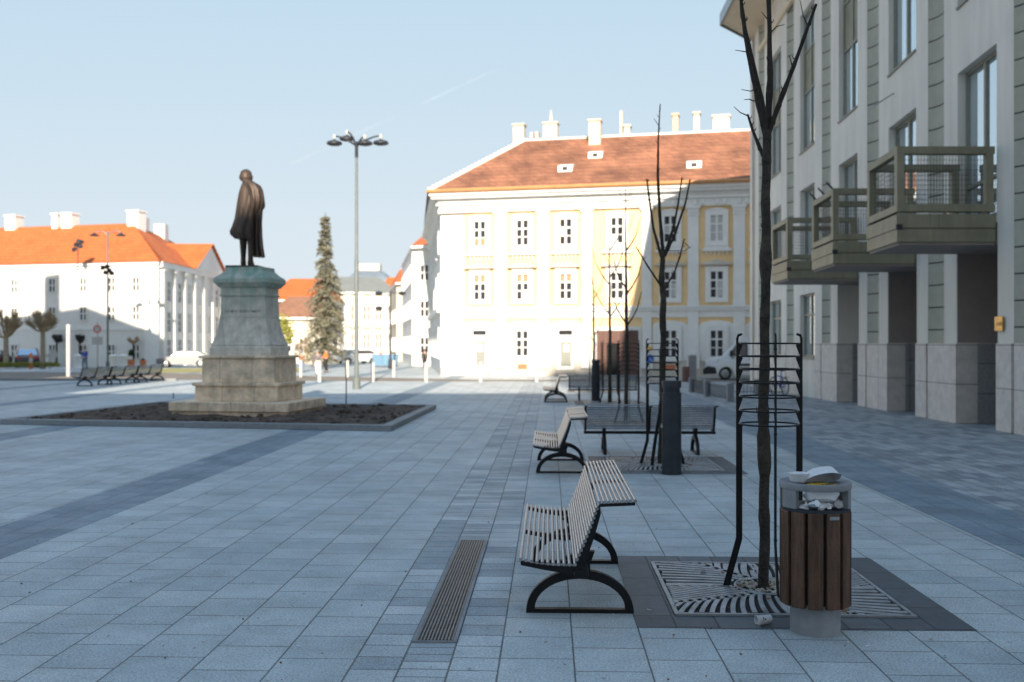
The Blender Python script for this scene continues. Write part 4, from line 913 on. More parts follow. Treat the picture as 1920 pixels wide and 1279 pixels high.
for k in BAYS:
    y0, y1 = cen(k) - HALF, cen(k) + HALF; b = MB(); X1 = XF + .5
    if k <= 2:                                       # arcade opening with soffit, back wall of the passage
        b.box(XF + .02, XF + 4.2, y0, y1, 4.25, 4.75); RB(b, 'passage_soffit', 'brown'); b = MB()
        lv = [(4.75, 4.95)]; z0 = 4.95
    else:
        b.box(XF, X1, y0, y1, 0, 1.48); lv = [(4.15, 5.3)]; z0 = 5.3
    lv += [(8.8, 10.45), (16.6, TOP)]
    wins = [(z0, 8.8, .25), (10.45, 16.6, .2)] + ([(1.48, 4.15, .2)] if k > 2 else [])
    for a, c in lv: b.box(XF, X1, y0, y1, a, c)
    ww = 1.0 if k < 2 else .92
    for a, c, d in wins:                             # cheeks either side of the narrower window
        b.box(XF, X1, y0, cen(k) - ww, a, c); b.box(XF, X1, cen(k) + ww, y1, a, c)
    RB(b, 'bay_wall', 'wallg')
    for a, c, d in wins:
        f = MB(); Y0, Y1 = cen(k) - ww, cen(k) + ww; xg = XF + d; s = .07; zs = [a, c]
        f.box(xg - .05, xg + .08, Y0, Y0 + s, a, c); f.box(xg - .05, xg + .08, Y1 - s, Y1, a, c); f.box(xg - .05, xg + .08, cen(k) - .05, cen(k) + .05, a, c)
        bars = [a + .04, c - .04] + ([a + .95] if a < 6 and k <= 2 else []) + ([13.1, 14.9] if a > 9 else []) + ([3.25] if a < 2 else [])
        for z in bars: f.box(xg - .052, xg + .082, Y0 + s, cen(k) - .05, z - .045, z + .045); f.box(xg - .052, xg + .082, cen(k) + .05, Y1 - s, z - .045, z + .045)
        f.box(XF - .05, xg, Y0, Y1, a - .05, a + .01)
        f = RB(f, 'window', 'frame')
        for u, v in ([(a, 13.1), (14.9, c)] if a > 9 else [(a, c)]): RB(MB().box(xg, xg + .02, Y0, Y1, u, v), 'pane', 'bglass', f)
        if a > 9: RB(MB().box(xg - .01, xg + .02, Y0, Y1, 13.1, 14.9), 'spandrel_panel', 'olive', f)
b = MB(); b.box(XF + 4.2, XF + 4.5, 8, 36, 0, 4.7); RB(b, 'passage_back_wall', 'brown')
b = MB(); b.box(XF + .5, XF + 14, 8, END - .02, 4.76, TOP); RB(b, 'core', 'wallg')
b = MB(); b.box(XF, XF + 14, END, END + .4, 0, TOP); RB(b, 'end_wall', 'wallg')
ys = [8, 19, 28, 37, 41, 44.5]; b = MB(); tip = [(XF - 1.75, 44.5), (XF + .5, 46.75), (XF + 3.6, 47.6), (XF + 14, 47.6), (XF + 14, 44.5)]
for y0, y1 in zip(ys, ys[1:]): b.box(XF - 1.75, XF + 14, y0, y1, TOP, TOP + .35)
b.prism([(x, y, TOP) for x, y in tip], (0, 0, .35)); RB(b, 'eaves_slab', 'soffit')
b = MB()
for y0, y1 in zip(ys, ys[1:]): b.box(XF - 1.82, XF - 1.74, y0, y1, TOP - .1, TOP + .5)
for (xa, ya), (xb, yb) in zip(tip, tip[1:3]): b.prism([(xa - .06, ya + .02, TOP - .1), (xb - .06, yb + .02, TOP - .1), (xb, yb + .1, TOP - .1), (xa, ya + .1, TOP - .1)], (0, 0, .6))
RB(b, 'eaves_fascia', 'galv')
b = MB()
for y0, y1 in zip(ys, ys[1:]): b.box(XF - .12, XF, y0, min(y1, END), TOP - 1.6, TOP - 1.35)
RB(b, 'cornice_band', 'soffit')
b = MB(); b.tube([(XF - .02, 28.9, 9.75), (XF - .5, 29.2, 9.45)], .02, 6); RB(b, 'flag_holder', 'galv')
# balconies: each hung on the facade, moves with it
for k in (0, 1, 2):
    y0, y1 = cen(k) - .97, cen(k) + .97; X0 = XF - 2.27; yb = MB()
    z0, z1 = 4.3, 4.93
    yb.box(X0, XF, y0, y1, z0, z0 + .3); yb.box(X0 - .012, XF, y0 - .012, y1 + .012, z0 + .305, z1)
    bal = RB(yb, 'balcony', 'olive', bevel=.01)
    sf = RB(MB().box(X0 + .05, XF, y0 + .05, y1 - .05, z0 - .06, z0), 'balcony_soffit', 'brown', bal)
    fr = MB(); s = .17; A, B = 4.99, 6.47
    for x in (X0, XF - .22):
        for y in (y0, y1 - s): fr.box(x, x + s, y, y + s, A + s, B - s)
    for z in (A, B - s):
        fr.box(X0, XF - .02, y0, y0 + s, z, z + s); fr.box(X0, XF - .02, y1 - s, y1, z, z + s); fr.box(X0, X0 + s, y0 + s, y1 - s, z, z + s)
    for x in (X0 + .05, XF - .3, X0 + 1.1):
        for y in (y0 + .03, y1 - .09): fr.box(x, x + .06, y, y + .06, z1, A)
    RB(fr, 'balcony_frame', 'olive', bal, bevel=.006)
    g = MB()
    for y in (y0 + s * .75, y1 - s * .75):
        n = 26
        for i in range(1, n): x = X0 + s + (XF - .22 - X0 - s) * i / n; g.box(x - .003, x + .003, y - .003, y + .003, A + s, B - s)
        for i in range(1, 10): z = A + s + (B - A - 2 * s) * i / 10; g.box(X0 + s, XF - .22, y - .0025, y + .0025, z - .003, z + .003)
    for i in range(1, 16): y = y0 + s + (y1 - y0 - 2 * s) * i / 16; g.box(X0 + s * .6 - .003, X0 + s * .6 + .003, y - .003, y + .003, A + s, B - s)
    for i in range(1, 10): z = A + s + (B - A - 2 * s) * i / 10; g.box(X0 + s * .6 - .0025, X0 + s * .6 + .0025, y0 + s, y1 - s, z - .003, z + .003)
    RB(g, 'mesh_panel', 'anth', bal)
    RB(MB().box(X0 - .02, X0 + .12, y0 - .02, y0 + .02, 4.58, 4.7), 'drain_spout', 'dplast', bal)
    sq = MB()
    for z in (4.6,): sq.box(X0 - .015, XF, y0 - .016, y0 - .0125, z + .015, z + .022)
    for x in (X0 + .75, X0 + .95): sq.box(x, x + .006, y0 - .016, y0 - .0125, 4.62, z1)
    RB(sq, 'panel_joint', 'dplast', bal)
    if k == 1:
        for i in range(3): RB(MB().tube([(X0 + .05, y0 + .15 + .75 * i, B + .0), (X0 - .16, y0 + .1 + .75 * i, B + .2)], [.03, .02], 6), 'lamp_bracket', 'anth', bal)
pl = MB(); ypl = cen(0) - HALF - .36
pl.box(XF - .075, XF - .045, ypl - .36 + .36, ypl + .36, 2.28, 2.6); pq = RB(pl, 'name_plate', 'brass', bevel=.004)
b = MB(); yy = ypl + .28
for w in (.035, .03, .0, .035, .03, .035, .03): 
    if w: b.box(XF - .079, XF - .0755, yy - w, yy - w + .008, 2.40, 2.47); b.box(XF - .0792, XF - .0755, yy - w, yy, 2.40 + (.03 if w < .032 else 0), 2.408 + (.03 if w < .032 else 0))
    yy -= w + .012
RB(b, 'lettering', 'ink', pq)

# ------------------------------------------------------------------ lamps
t = thing('street_lamp', 'tall square lamp post with four disc lamps behind the monument', 'street lamp', W(668.5, 730, 43.4) * 1)
MB().lathe([(.17, 0), (.17, .5), (.1, .55), (.085, 5.6), (.07, 5.65), (.06, 10.2)], 14).build('pole', 'lampgrey', t, smooth=True)
MB().lathe([(.075, 10.1), (.075, 10.55), (.12, 10.7), (.05, 10.8)], 12).build('collar', 'anth', t, smooth=True)
for ang, ln, zz in ((172, 1.0, 0.08), (128, .85, .42), (-52, .72, -.08), (8, 1.05, .1)):
    a = radians(ang); d = Vector((cos(a), sin(a), 0)); arm = []
    for i in range(9): s = i / 8; arm.append(Vector((0, 0, 10.62)) + d * ln * s + Vector((0, 0, (.42 + zz) * sin(s * 1.45) * .9)))
    MB().tube(arm, [.05 - .02 * i / 8 for i in range(9)], 8).build('arm', 'anth', t, smooth=True)
    e = arm[-1]
    h = MB().lathe([(.02, .02), (.035, -.16), (.3, -.25), (.335, -.3), (.335, -.36), (.24, -.4), (.02, -.42)], 20, e).build('lamp_head', 'anth', t, smooth=True)
    MB().lathe([(.05, -.12), (.07, -.02), (.07, .04), (.03, .06)], 10, e).build('lamp_cap', 'lampw', h, smooth=True)
t = thing('street_lamp', 'slim two armed lamp post before the white palace', 'street lamp', G(202, 694))
MB().lathe([(.14, 0), (.14, .6), (.08, .65), (.06, 10.4)], 10).build('pole', 'lampgrey', t, smooth=True)
for sg in (-1, 1):
    arm = [Vector((sg * 1.0 * s, 0, 10.1 + .35 * sin(s * 2.6) + .0)) for s in [i / 8 for i in range(9)]]
    MB().tube(arm, .035, 6).build('arm', 'galv', t, smooth=True)
    MB().lathe([(.03, .05), (.12, -.05), (.36, -.16), (.3, -.24), (.02, -.26)], 14, arm[-1]).build('lamp_head', 'anth', t, smooth=True)
for x, z in ((-.35, 7.7), (-.15, 7.35), (.15, 7.5), (.35, 7.3), (0, 7.8)):
    l = MB().lathe([(.08, .12), (.2, -.1), (.02, -.1)], 10).build('floodlight', 'anth', t, loc=(x, -.12, z)); l.rotation_euler = (.9, x, 0)
t = thing('street_lamp', 'dark old style lamp post beside the blue skip', 'street lamp', G(732, 692))
MB().lathe([(.16, 0), (.16, .7), (.09, .8), (.06, 6.1)], 10).build('pole', 'anth', t, smooth=True)
for sg, z in ((-1, 5.9), (1, 5.9), (-1, 4.7)):
    MB().tube([(0, 0, z), (sg * .5, 0, z + .05), (sg * .9, 0, z)], .03, 6).build('arm', 'anth', t)
    MB().lathe([(.03, .2), (.3, .08), (.3, 0), (.15, -.12), (.02, -.14)], 10, (sg * .9, 0, z)).build('lamp_head', 'anth', t, smooth=True)

# ------------------------------------------------------------------ posts, signs, fences
def post(name, label, cat, px, py, h, r, m, group=None):
    o = MB().lathe([(r, 0), (r, h - .03), (r * .8, h), (r * .1, h + .005)], 14).build(name, m, smooth=True, loc=G(px, py)); return tag(o, label, cat, group)
for i, px in enumerate((599, 699, 799, 901, 1006)):
    post('white_bollard', ('white bollard on the kerb, right beside the pedestal, before the white trousered man', 'white bollard in the kerb row just right of the tall lamp post', 'white bollard in the kerb row below the dark coated walker', 'white bollard in the kerb row before the left palace door', 'white bollard at the right end of the kerb row')[i], 'bollard', px, 716.5, 1.03, .1, 'swhite', 'white bollards along the kerb')
for i, px in enumerate((564, 651.6, 738.3)):
    post('white_bollard', ('white bollard of the back row nearest the pedestal', 'white bollard of the back row below the spruce', 'white bollard of the back row beside the blue skip')[i], 'bollard', px, 707.5, 1.0, .09, 'swhite', 'white bollards along the kerb')
post('white_pole', 'tall plain white pole left of the three benches', 'pole', 128, 706, 3.15, .12, 'swhite')
t = thing('traffic_sign', 'round red rimmed sign on a white post before the white palace', 'traffic sign', G(183, 693))
MB().tube([(0, 0, 0), (0, 0, 3.6)], .06, 8).build('post', 'swhite', t); MB().box(-.42, .42, -.07, -.05, 1.9, 2.5).build('plate', 'swhite', t)
MB().lathe([(.3, -.015), (.3, .015)], 24).build('disc', 'sred', t, loc=(0, -.075, 3.1)).rotation_euler.x = pi / 2
MB().lathe([(.21, -.018), (.21, .018)], 24).build('disc', 'swhite', t, loc=(0, -.085, 3.1)).rotation_euler.x = pi / 2
t = thing('keep_sign', 'round blue arrow sign under a small yellow lamp by the second tree guard', 'traffic sign', G(1218, 716))
MB().tube([(0, 0, 0), (0, 0, 1.75)], .035, 8).build('post', 'galv', t)
MB().lathe([(.22, -.012), (.22, .012)], 24).build('disc', 'sblue', t, loc=(0, -.05, 1.2)).rotation_euler.x = pi / 2
b = MB(); M = Ro(radians(-45), 4, 'Y'); b.box(-.02, .02, -.0655, -.063, -.12, .06, M); b.prism([M @ Vector(p) for p in ((-.08, -.0655, -.1), (.08, -.0655, -.1), (0, -.0655, -.18))], (0, .0025, 0)); b.build('arrow', 'swhite', t, loc=(0, 0, 1.2))
MB().lathe([(.08, -.1), (.1, 0), (.08, .1), (.02, .14)], 12).build('beacon', 'syel', t, loc=(0, -.02, 1.72), smooth=True)
st_ = MB().box(-.21, .21, -.12, .12, 0, 1.36).build('grey_stele', 'concrete', loc=G(1298, 713), bevel=.01); tag(st_, 'tall plain grey stone slab standing before the yellow palace', 'stele')
post('brown_bin', 'small brown round bin at the foot of the yellow palace', 'litter bin', 1286, 716, .8, .2, 'gate')
t = thing('low_fence', 'low iron railing between short concrete posts before the white van', 'fence', (0, 0, 0))
PP = [G(1297, 736), G(1326, 744), G(1369, 753)]
for p in PP: MB().box(-.11, .11, -.11, .11, 0, .62).build('post', 'concrete', t, loc=p, bevel=.01)
def rails(a, c, name='railing'):
    d = c - a; n = int(d.length / .13); b = MB()
    for z in (.14, .46): b.tube([a + Vector((0, 0, z)), c + Vector((0, 0, z))], .014, 6)
    for i in range(1, n): p = a + d * i / n; b.tube([p + Vector((0, 0, .06)), p + Vector((0, 0, .54))], .01, 5)
    b.build(name, 'anth', t)
for a, c in zip(PP, PP[1:]): rails(a, c)
cc = [G(1369, 741.5), G(1420, 741), G(1475, 741)]
for p in cc[1:2]: MB().box(-.11, .11, -.11, .11, 0, .62).build('post', 'concrete', t, loc=p, bevel=.01)
for a, c in zip(cc, cc[1:]): rails(a, c)

# ------------------------------------------------------------------ vehicles
def wheel(t, x, y, r, w, sg):
    o = MB().lathe([(r * .62, -w / 2), (r * .95, -w / 2), (r, -w * .35), (r, w * .35), (r * .95, w / 2), (r * .62, w / 2)], 22).build('wheel', 'rubber', t, smooth=True, loc=(x, y, r)); o.rotation_euler.x = pi / 2
    h = MB().lathe([(r * .1, w * .53), (r * .2, w * .55), (r * .3, w * .515), (r * .58, w * .53), (r * .63, w * .5), (r * .63, -w * .4)], 14).build('rim', 'galv', o, smooth=True)
    if sg < 0: h.rotation_euler.x = 0
    else: h.rotation_euler.x = pi
    return o
def car_body(t, prof, wd, m, taper):
    """side profile (x, z) lofted across the width with tumblehome above z = taper"""
    b = MB(); rings = []
    for f in (-1, -.94, -.6, 0, .6, .94, 1):
        rg = []
        for x, z in prof:
            k = wd / 2 * (1 - max(0, z - taper) * .2); s = 1 - .035 * (abs(f) == 1) ; zz = z - (.03 if abs(f) == 1 else 0); rg.append(Vector((x * s, k * f, max(zz, .2))))
        rings.append(rg)
    b.loft(rings); return b.build('body', m, t, smooth=True)
def arcs(pts, cx, r, z0, n=8): return [(cx + r * cos(pi - pi * i / n) * -1 * -1, z0 + r * sin(pi * i / n)) for i in range(n + 1)]
VP = G(1330, 713)
t = thing('white_van', 'white panel van parked before the yellow palace beside the low iron railing', 'van', VP + Vector((2.85, .9, 0)), YR)
prof = [(-2.8, .32), (-2.86, .6), (-2.82, .95), (-2.72, 1.1), (-1.9, 1.32), (-1.15, 2.12), (-.85, 2.3), (2.7, 2.34), (2.78, 2.2), (2.8, .4), (2.3, .32)]
prof += [(2.2 + .42 * cos(a), .34 + .4 * sin(a)) for a in [pi * i / 8 for i in range(9)]]
prof += [(-1.25, .32)] + [(-1.75 + .43 * cos(a), .34 + .42 * sin(a)) for a in [pi * i / 8 for i in range(9)]]
car_body(t, prof, 2.0, 'vanw', 1.1)
for x in (-1.75, 2.2):
    for sg in (-1, 1): wheel(t, x, sg * .88, .35, .24, sg)
b = MB(); b.prism([(-2.93, -1.015, .3), (-2.95, -1.015, .58), (-2.7, -1.015, .76), (-2.27, -1.015, .7), (-2.18, -1.015, .34)], (0, 2.03, 0)); b.build('bumper', 'dplast', t, bevel=.02)
MB().add([(-1.93, -.86, 1.34), (-1.93, .86, 1.34), (-1.2, .78, 2.09), (-1.2, -.78, 2.09)], [(3, 2, 1, 0)]).build('windscreen', 'bglass', t)
for sg in (-1, 1):
    y0, y1 = sg * 1.0 * .985, sg * .84
    b = MB(); b.prism([(-1.55, sg * .955, 1.35), (-.55, sg * .955, 1.33), (-.55, sg * .80, 2.05), (-1.1, sg * .80, 2.05)], (0, sg * .035, 0)); b.build('side_window', 'pane', t)
    h = MB().prism([(-2.74, sg * .6, .86), (-2.2, sg * .985, .92), (-2.05, sg * .985, 1.12), (-2.62, sg * .6, 1.1)], (-.03, 0, .03)).build('headlight', 'clearl', t)
    MB().box(-1.5, -1.3, sg * 1.02, sg * 1.2, 1.3, 1.62).build('wing_mirror', 'dplast', t, bevel=.03)
    b = MB(); b.box(-1.1, 1.7, sg * 1.0, sg * 1.025, .52, .68); b.box(-1.0, .2, sg * 1.0, sg * 1.022, .78, .9); b.build('side_trim', 'dplast', t)
    MB().box(-.5, -.35, sg * .998, sg * 1.03, 1.12, 1.16).build('door_handle', 'dplast', t)
MB().box(-2.89, -2.87, -.5, .5, .68, .9).build('grille', 'dplast', t)
def car(label, loc, rz, m, suv=False, back=False):
    t = thing('parked_car', label, 'car', loc, rz); h = 1.62 if suv else 1.42
    prof = [(-2.1, .3), (-2.16, .55), (-2.08, .78), (-1.1, .95), (-.45, h - .06), (0, h), (1.2, h - .05), (1.95, .98), (2.15, .9), (2.18, .45), (2.05, .3)]
    prof += [(1.35 + .36 * cos(a), .3 + .34 * sin(a)) for a in [pi * i / 6 for i in range(7)]] + [(-1.38 + .36 * cos(a), .3 + .34 * sin(a)) for a in [pi * i / 6 for i in range(7)]]
    car_body(t, prof, 1.8, m, .9)
    for x in (-1.38, 1.35):
        for sg in (-1, 1): wheel(t, x, sg * .8, .32, .2, sg)
    MB().add([(-1.12, -.72, .99), (-1.12, .72, .99), (-.48, .66, h - .07), (-.48, -.66, h - .07)], [(3, 2, 1, 0)]).build('windscreen', 'bglass', t, loc=(-.015, 0, .015))
    MB().add([(1.25, -.64, h - .1), (1.25, .64, h - .1), (1.93, .72, 1.02), (1.93, -.72, 1.02)], [(3, 2, 1, 0)]).build('rear_window', 'bglass', t, loc=(.02, 0, .015))
    for sg in (-1, 1):
        MB().prism([(-.95, sg * .87, 1.0), (1.7, sg * .87, 1.0), (1.15, sg * .81, h - .13), (-.42, sg * .81, h - .13)], (0, sg * .02, 0)).build('side_window', 'pane', t)
        MB().box(2.1, 2.17, sg * .82, sg * .5, .72, .92).build('tail_light', 'redl', t, bevel=.02); MB().box(-2.15, -2.05, sg * .82, sg * .48, .62, .78).build('headlight', 'clearl', t, bevel=.02)
    MB().box(2.12, 2.2, -.8, .8, .36, .58).build('bumper', 'dplast', t, bevel=.03)
car('dark blue car seen from behind under the left pollarded trees', G(50, 688.6), radians(-62), 'carblue', True)
car('dark car half cut by the left edge of the picture', G(-8, 688.8), radians(-75), 'dplast')
car('silver car parked before the palace wing beside the pedestal', G(346, 689.2), radians(12), 'carsil')
car('white car parked beneath the grand grey roofed building', G(668, 682), radians(40), 'vanw')
t = thing('blue_skip', 'open blue rubbish skip by the dark lamp post', 'skip', G(723, 688), .05)
b = MB(); o = [(-.9, -.6, .12), (.9, -.6, .12), (1.1, -.7, 1.02), (-1.1, -.7, 1.02)]; i_ = [(-1.02, -.62, 1.02), (1.02, -.62, 1.02), (.84, -.54, .2), (-.84, -.54, .2)]
b.add([(x, y, z) for x, y, z in o] + [(x, -y, z) for x, y, z in o], [(0, 1, 2, 3), (7, 6, 5, 4), (4, 5, 1, 0), (0, 3, 7, 4), (1, 5, 6, 2)])
b.add([(x, y, z) for x, y, z in i_] + [(x, -y, z) for x, y, z in i_], [(0, 1, 2, 3), (7, 6, 5, 4), (3, 2, 6, 7), (4, 0, 3, 7), (1, 5, 6, 2)])
b.build('tub', 'blue', t)
b = MB(); b.box(-1.14, 1.14, -.74, -.62, .98, 1.06); b.box(-1.14, 1.14, .62, .74, .98, 1.06); b.box(-1.14, -1.02, -.62, .62, .98, 1.06); b.box(1.02, 1.14, -.62, .62, .98, 1.06); b.build('rim', 'blue', t)
for x in (-.6, 0, .6): MB().box(x - .05, x + .05, -.76, -.62, .14, .98).build('rib', 'blue', t)
b = MB()
for _ in range(40): s = R.uniform(.06, .2); b.lathe([(s * .5, 0), (s, s * .5), (s * .3, s)], 6, (R.uniform(-.8, .8), R.uniform(-.4, .4), .86), 1, .8)
MB().box(-.8, -.5, -.56, -.52, .25, .6).build('notice', 'swhite', t)
tag(b.build('skip_rubble', 'base', loc=t.location), 'rubble heaped in the blue skip', 'rubble', kind='stuff')

# bicycle leaning by the arcade wall
t = thing('bicycle', 'blue bicycle parked against the far arcade wall', 'bicycle', (10.35, 38.6, 0), radians(100))
for x in (-.52, .52):
    w = MB().ring((0, 0, 0), .32, .022, 28, 6, 'y').build('wheel', 'rubber', t, loc=(x, 0, .345), smooth=True); b = MB()
    for i in range(10): a = pi * i / 10; b.tube([(.31 * cos(a), 0, .31 * sin(a)), (-.31 * cos(a), 0, -.31 * sin(a))], .003, 4)
    b.build('spokes', 'galv', w)
b = MB()
for p in ([(-.52, 0, .345), (-.08, 0, .3), (.38, 0, .68), (.33, 0, .8)], [(-.52, 0, .345), (-.2, 0, .78), (-.08, 0, .3)], [(-.2, 0, .72), (.36, 0, .74)], [(.33, 0, .9), (.39, 0, .64), (.52, 0, .345)], [(-.2, 0, .76), (-.22, 0, .92)]): b.tube(p, .022, 8)
b.build('frame', 'cblue', t, smooth=True)
MB().tube([(.18, -.28, 1.0), (.33, -.2, 1.02), (.34, 0, .95), (.33, .2, 1.02), (.18, .28, 1.0)], .014, 6).build('handlebar', 'galv', t)
MB().loft([[Vector((-.22 + a * .13, y * w_, .93 + h_)) for a, y in ((-1, -1), (-1, 1), (1, .35), (1, -.35))] for w_, h_ in ((.07, 0), (.09, .03), (.06, .055))]).build('saddle', 'dplast', t)
MB().box(-.72, -.32, -.08, .08, .7, .72).build('carrier', 'anth', t); b = MB().lathe([(.09, -.012), (.09, .012)], 16).build('chainring', 'galv', t, loc=(-.08, -.04, .3)); b.rotation_euler.x = pi / 2

# ------------------------------------------------------------------ people
def person(label, px, py, h, rz, top, legs, hair, step=.12, coat=0., arm=.0, lean=0.):
    s = h / 1.75; t = thing('person', label, 'person', G(px, py), rz); t.scale = (s, s, s)
    N = {'pel': (0, 0, .95, .1), 'wa': (0, .0, 1.1, .1), 'ch': (0, .0 + lean, 1.34, (.13, .1)), 'nk': (0, .01 + lean, 1.5, .052), 'jw': (0, .02 + lean, 1.57, .07), 'hd': (0, .02 + lean, 1.66, .085), 'ht': (0, .015 + lean, 1.72, .055), 'ns': (0, .1 + lean, 1.62, .015)}
    E = [('pel', 'wa'), ('wa', 'ch'), ('ch', 'nk'), ('nk', 'jw'), ('jw', 'hd'), ('hd', 'ht'), ('hd', 'ns')]
    for q, sg in (('l', -1), ('r', 1)):
        f = sg * step
        N.update({q + 'sh': (sg * .19, lean, 1.4, .058), q + 'el': (sg * .25, -.03 - f * .3 + arm * .05 + lean, 1.13, .045), q + 'wr': (sg * .25, .06 - f * .8 + arm * .2 + lean, .9 + arm * .2, .03), q + 'ha': (sg * .245, .09 - f + arm * .25 + lean, .83 + arm * .22, .036), q + 'fi': (sg * .24, .1 - f + arm * .3 + lean, .76 + arm * .22, .018),
                  q + 'hp': (sg * .095, 0, .9, .088), q + 'kn': (sg * .1, f * .6 + .03, .5, .062), q + 'an': (sg * .1, f * 1.2 - .02, .09, .042), q + 'to': (sg * .115, f * 1.2 + .16, .035, .033), q + 'he': (sg * .1, f * 1.2 - .06, .035, .032)})
        E += [('ch', q + 'sh'), (q + 'sh', q + 'el'), (q + 'el', q + 'wr'), (q + 'wr', q + 'ha'), (q + 'ha', q + 'fi'), ('pel', q + 'hp'), (q + 'hp', q + 'kn'), (q + 'kn', q + 'an'), (q + 'an', q + 'to'), (q + 'an', q + 'he')]
    skin('body', N, E, 'skin', t, 1)
    def sub(keys, grow, name, m):
        n = {k: (*N[k][:3], (tuple(a + grow for a in N[k][3]) if isinstance(N[k][3], tuple) else N[k][3] + grow)) for k in keys}
        skin(name, n, [e for e in E if e[0] in n and e[1] in n], m, t, 1)
    sub(['ch', 'wa', 'pel', 'lsh', 'lel', 'lwr', 'rsh', 'rel', 'rwr'], .022, 'jacket', top); sub(['pel', 'lhp', 'lkn', 'lan', 'rhp', 'rkn', 'ran'], .02, 'trousers', legs)
    for q in 'lr': sub([q + 'an', q + 'to', q + 'he'], .012, 'shoe', 'cblack')
    if coat:
        b = MB(); b.loft([[Vector((.2 * k * cos(a), .15 * k * sin(a) + (.02 if z < .8 else 0), z)) for a in [2 * pi * i / 16 for i in range(16)]] for z, k in ((1.15, .85), (.95, .95), (coat, 1.1))]); b.build('coat_skirt', top, t, smooth=True)
    MB().loft([[Vector((.093 * k * cos(a), lean + .005 + .102 * k * sin(a), z)) for a in [2 * pi * i / 14 for i in range(14)]] for z, k in ((1.6, .8), (1.66, 1.06), (1.71, .98), (1.75, .6), (1.765, .15))]).build('hair', hair, t, smooth=True)
def hgt(px, py, ytop): return (py - ytop) * EYE / (py - HZ)
person('walker in a long dark coat by the corner of the yellow palace', 796, 690.5, hgt(0, 690.5, 655), .1, 'cblack', 'cblack', 'hair', .1, .55)
person('man in a grey jacket and white trousers walking beside the pedestal', 595, 704, hgt(0, 704, 656), .6, 'cgrey', 'cwhite', 'greyhair', .16)
person('person in tan clothes and blue cap close to the pedestal', 566, 698, hgt(0, 698, 659), -.4, 'cbrown', 'cjean', 'cjean', .05)
person('person in an orange jacket right of the white trousered man', 612, 699, hgt(0, 699, 653), 1.4, 'corange', 'cblack', 'hair', .1, 0, 1)
person('person in blue jacket and jeans beyond the three benches', 159, 694, hgt(0, 694, 651), 2.8, 'cblue', 'cjean', 'hair', .1, 0, .6)
person('person in a red top standing behind the blue skip', 714, 684, hgt(0, 684, 657), 2.6, 'cred', 'cblack', 'hair', .04)

# ------------------------------------------------------------------ vegetation
t = thing('spruce', 'tall pale ragged spruce with a thin bare tip behind the monument', 'tree', G(610, 689)); H = 12.9
MB().tube([(0, 0, 0), (.05, 0, H * .5), (.0, 0, H)], [.2, .12, .02], 8).build('trunk', 'bark', t)
b = MB(); q = random.Random(3); z = 1.0
while z < H - .35:
    f = 1 - z / H; rad = (1.72 * min(1, f * 1.55 + .1) * (1 if z < 9 else .95)) * q.uniform(.75, 1.1)
    if z > H - 1.4: rad = .3
    nb = 11 if z < 8 else 8
    for i in range(nb):
        if q.random() < .14: continue
        a = q.random() * 2 * pi; r = rad * q.uniform(.72, 1.15); d = Vector((cos(a), sin(a), 0)); sdv = Vector((-d.y, d.x, 0)); m = 9
        for j in range(m):
            s = (j + 1) / m; p = Vector((0, 0, z)) + d * r * s + Vector((0, 0, -.55 * r * s * s + .28 * max(0, s - .7) * r)); w = (.12 + .30 * (1 - s)) * (.7 + .3 * r)
            for kx in range(6):
                o = p + sdv * q.uniform(-w, w) + d * q.uniform(-.1, .1) + Vector((0, 0, q.uniform(-.1, .04))); ln = q.uniform(.1, .22); u = (d * q.uniform(.2, 1) + sdv * q.uniform(-.9, .9) + Vector((0, 0, q.uniform(-1., .1)))).normalized(); v = u.cross(Vector((q.uniform(-1, 1), q.uniform(-1, 1), q.uniform(-.2, 1)))).normalized() * .06
                b.add([o, o + u * ln * .5 + v, o + u * ln, o + u * ln * .5 - v], [(0, 1, 2, 3)])
    z += .3 if z < 9 else .34
b.build('crown', 'spruce', t)
def bush(name, label, cat, loc, rx, ry, rz, m, n, ls, seed, group=None, parent=None):
    q = random.Random(seed); b = MB()
    for _ in range(n):
        a, c = q.random() * 2 * pi, q.uniform(-.5, 1); rr = q.uniform(.55, 1) * (.8 + .35 * noise.noise(Vector((cos(a) * 2, sin(a) * 2, c * 2 + seed)))); s = math.sqrt(max(0, 1 - c * c))
        p = Vector((rx * rr * s * cos(a), ry * rr * s * sin(a), rz * (.5 + .5 * rr * c))); u = Vector((q.uniform(-1, 1), q.uniform(-1, 1), q.uniform(-1, 1))).normalized(); v = u.orthogonal().normalized()
        b.add([p - u * ls, p - v * ls * .5, p + u * ls, p + v * ls * .5], [(0, 1, 2, 3)])
    o = b.build(name, m, parent, loc=loc); return tag(o, label, cat, group) if label else o
for i, px in enumerate((4, 19, 28, 36, 45, 53, 70, 80, 92, 104)):
    lab = ('ball shrub cut by the left picture edge', 'ball shrub left below the blue car', 'ball shrub centred under the blue car boot', 'ball shrub below the blue car middle', 'ball shrub left of the orange marker', 'ball shrub right against the orange marker', 'ball shrub left of the pollard trunk', 'ball shrub at the foot of the second pollard', 'ball shrub under the white arrow sign', 'ball shrub nearest the tall white pole')[i]
    bush('ball_shrub', lab, 'shrub', G(px, 692), .42, .42, .62, 'green', 420, .055, i, 'yellow green ball shrubs along the bed')
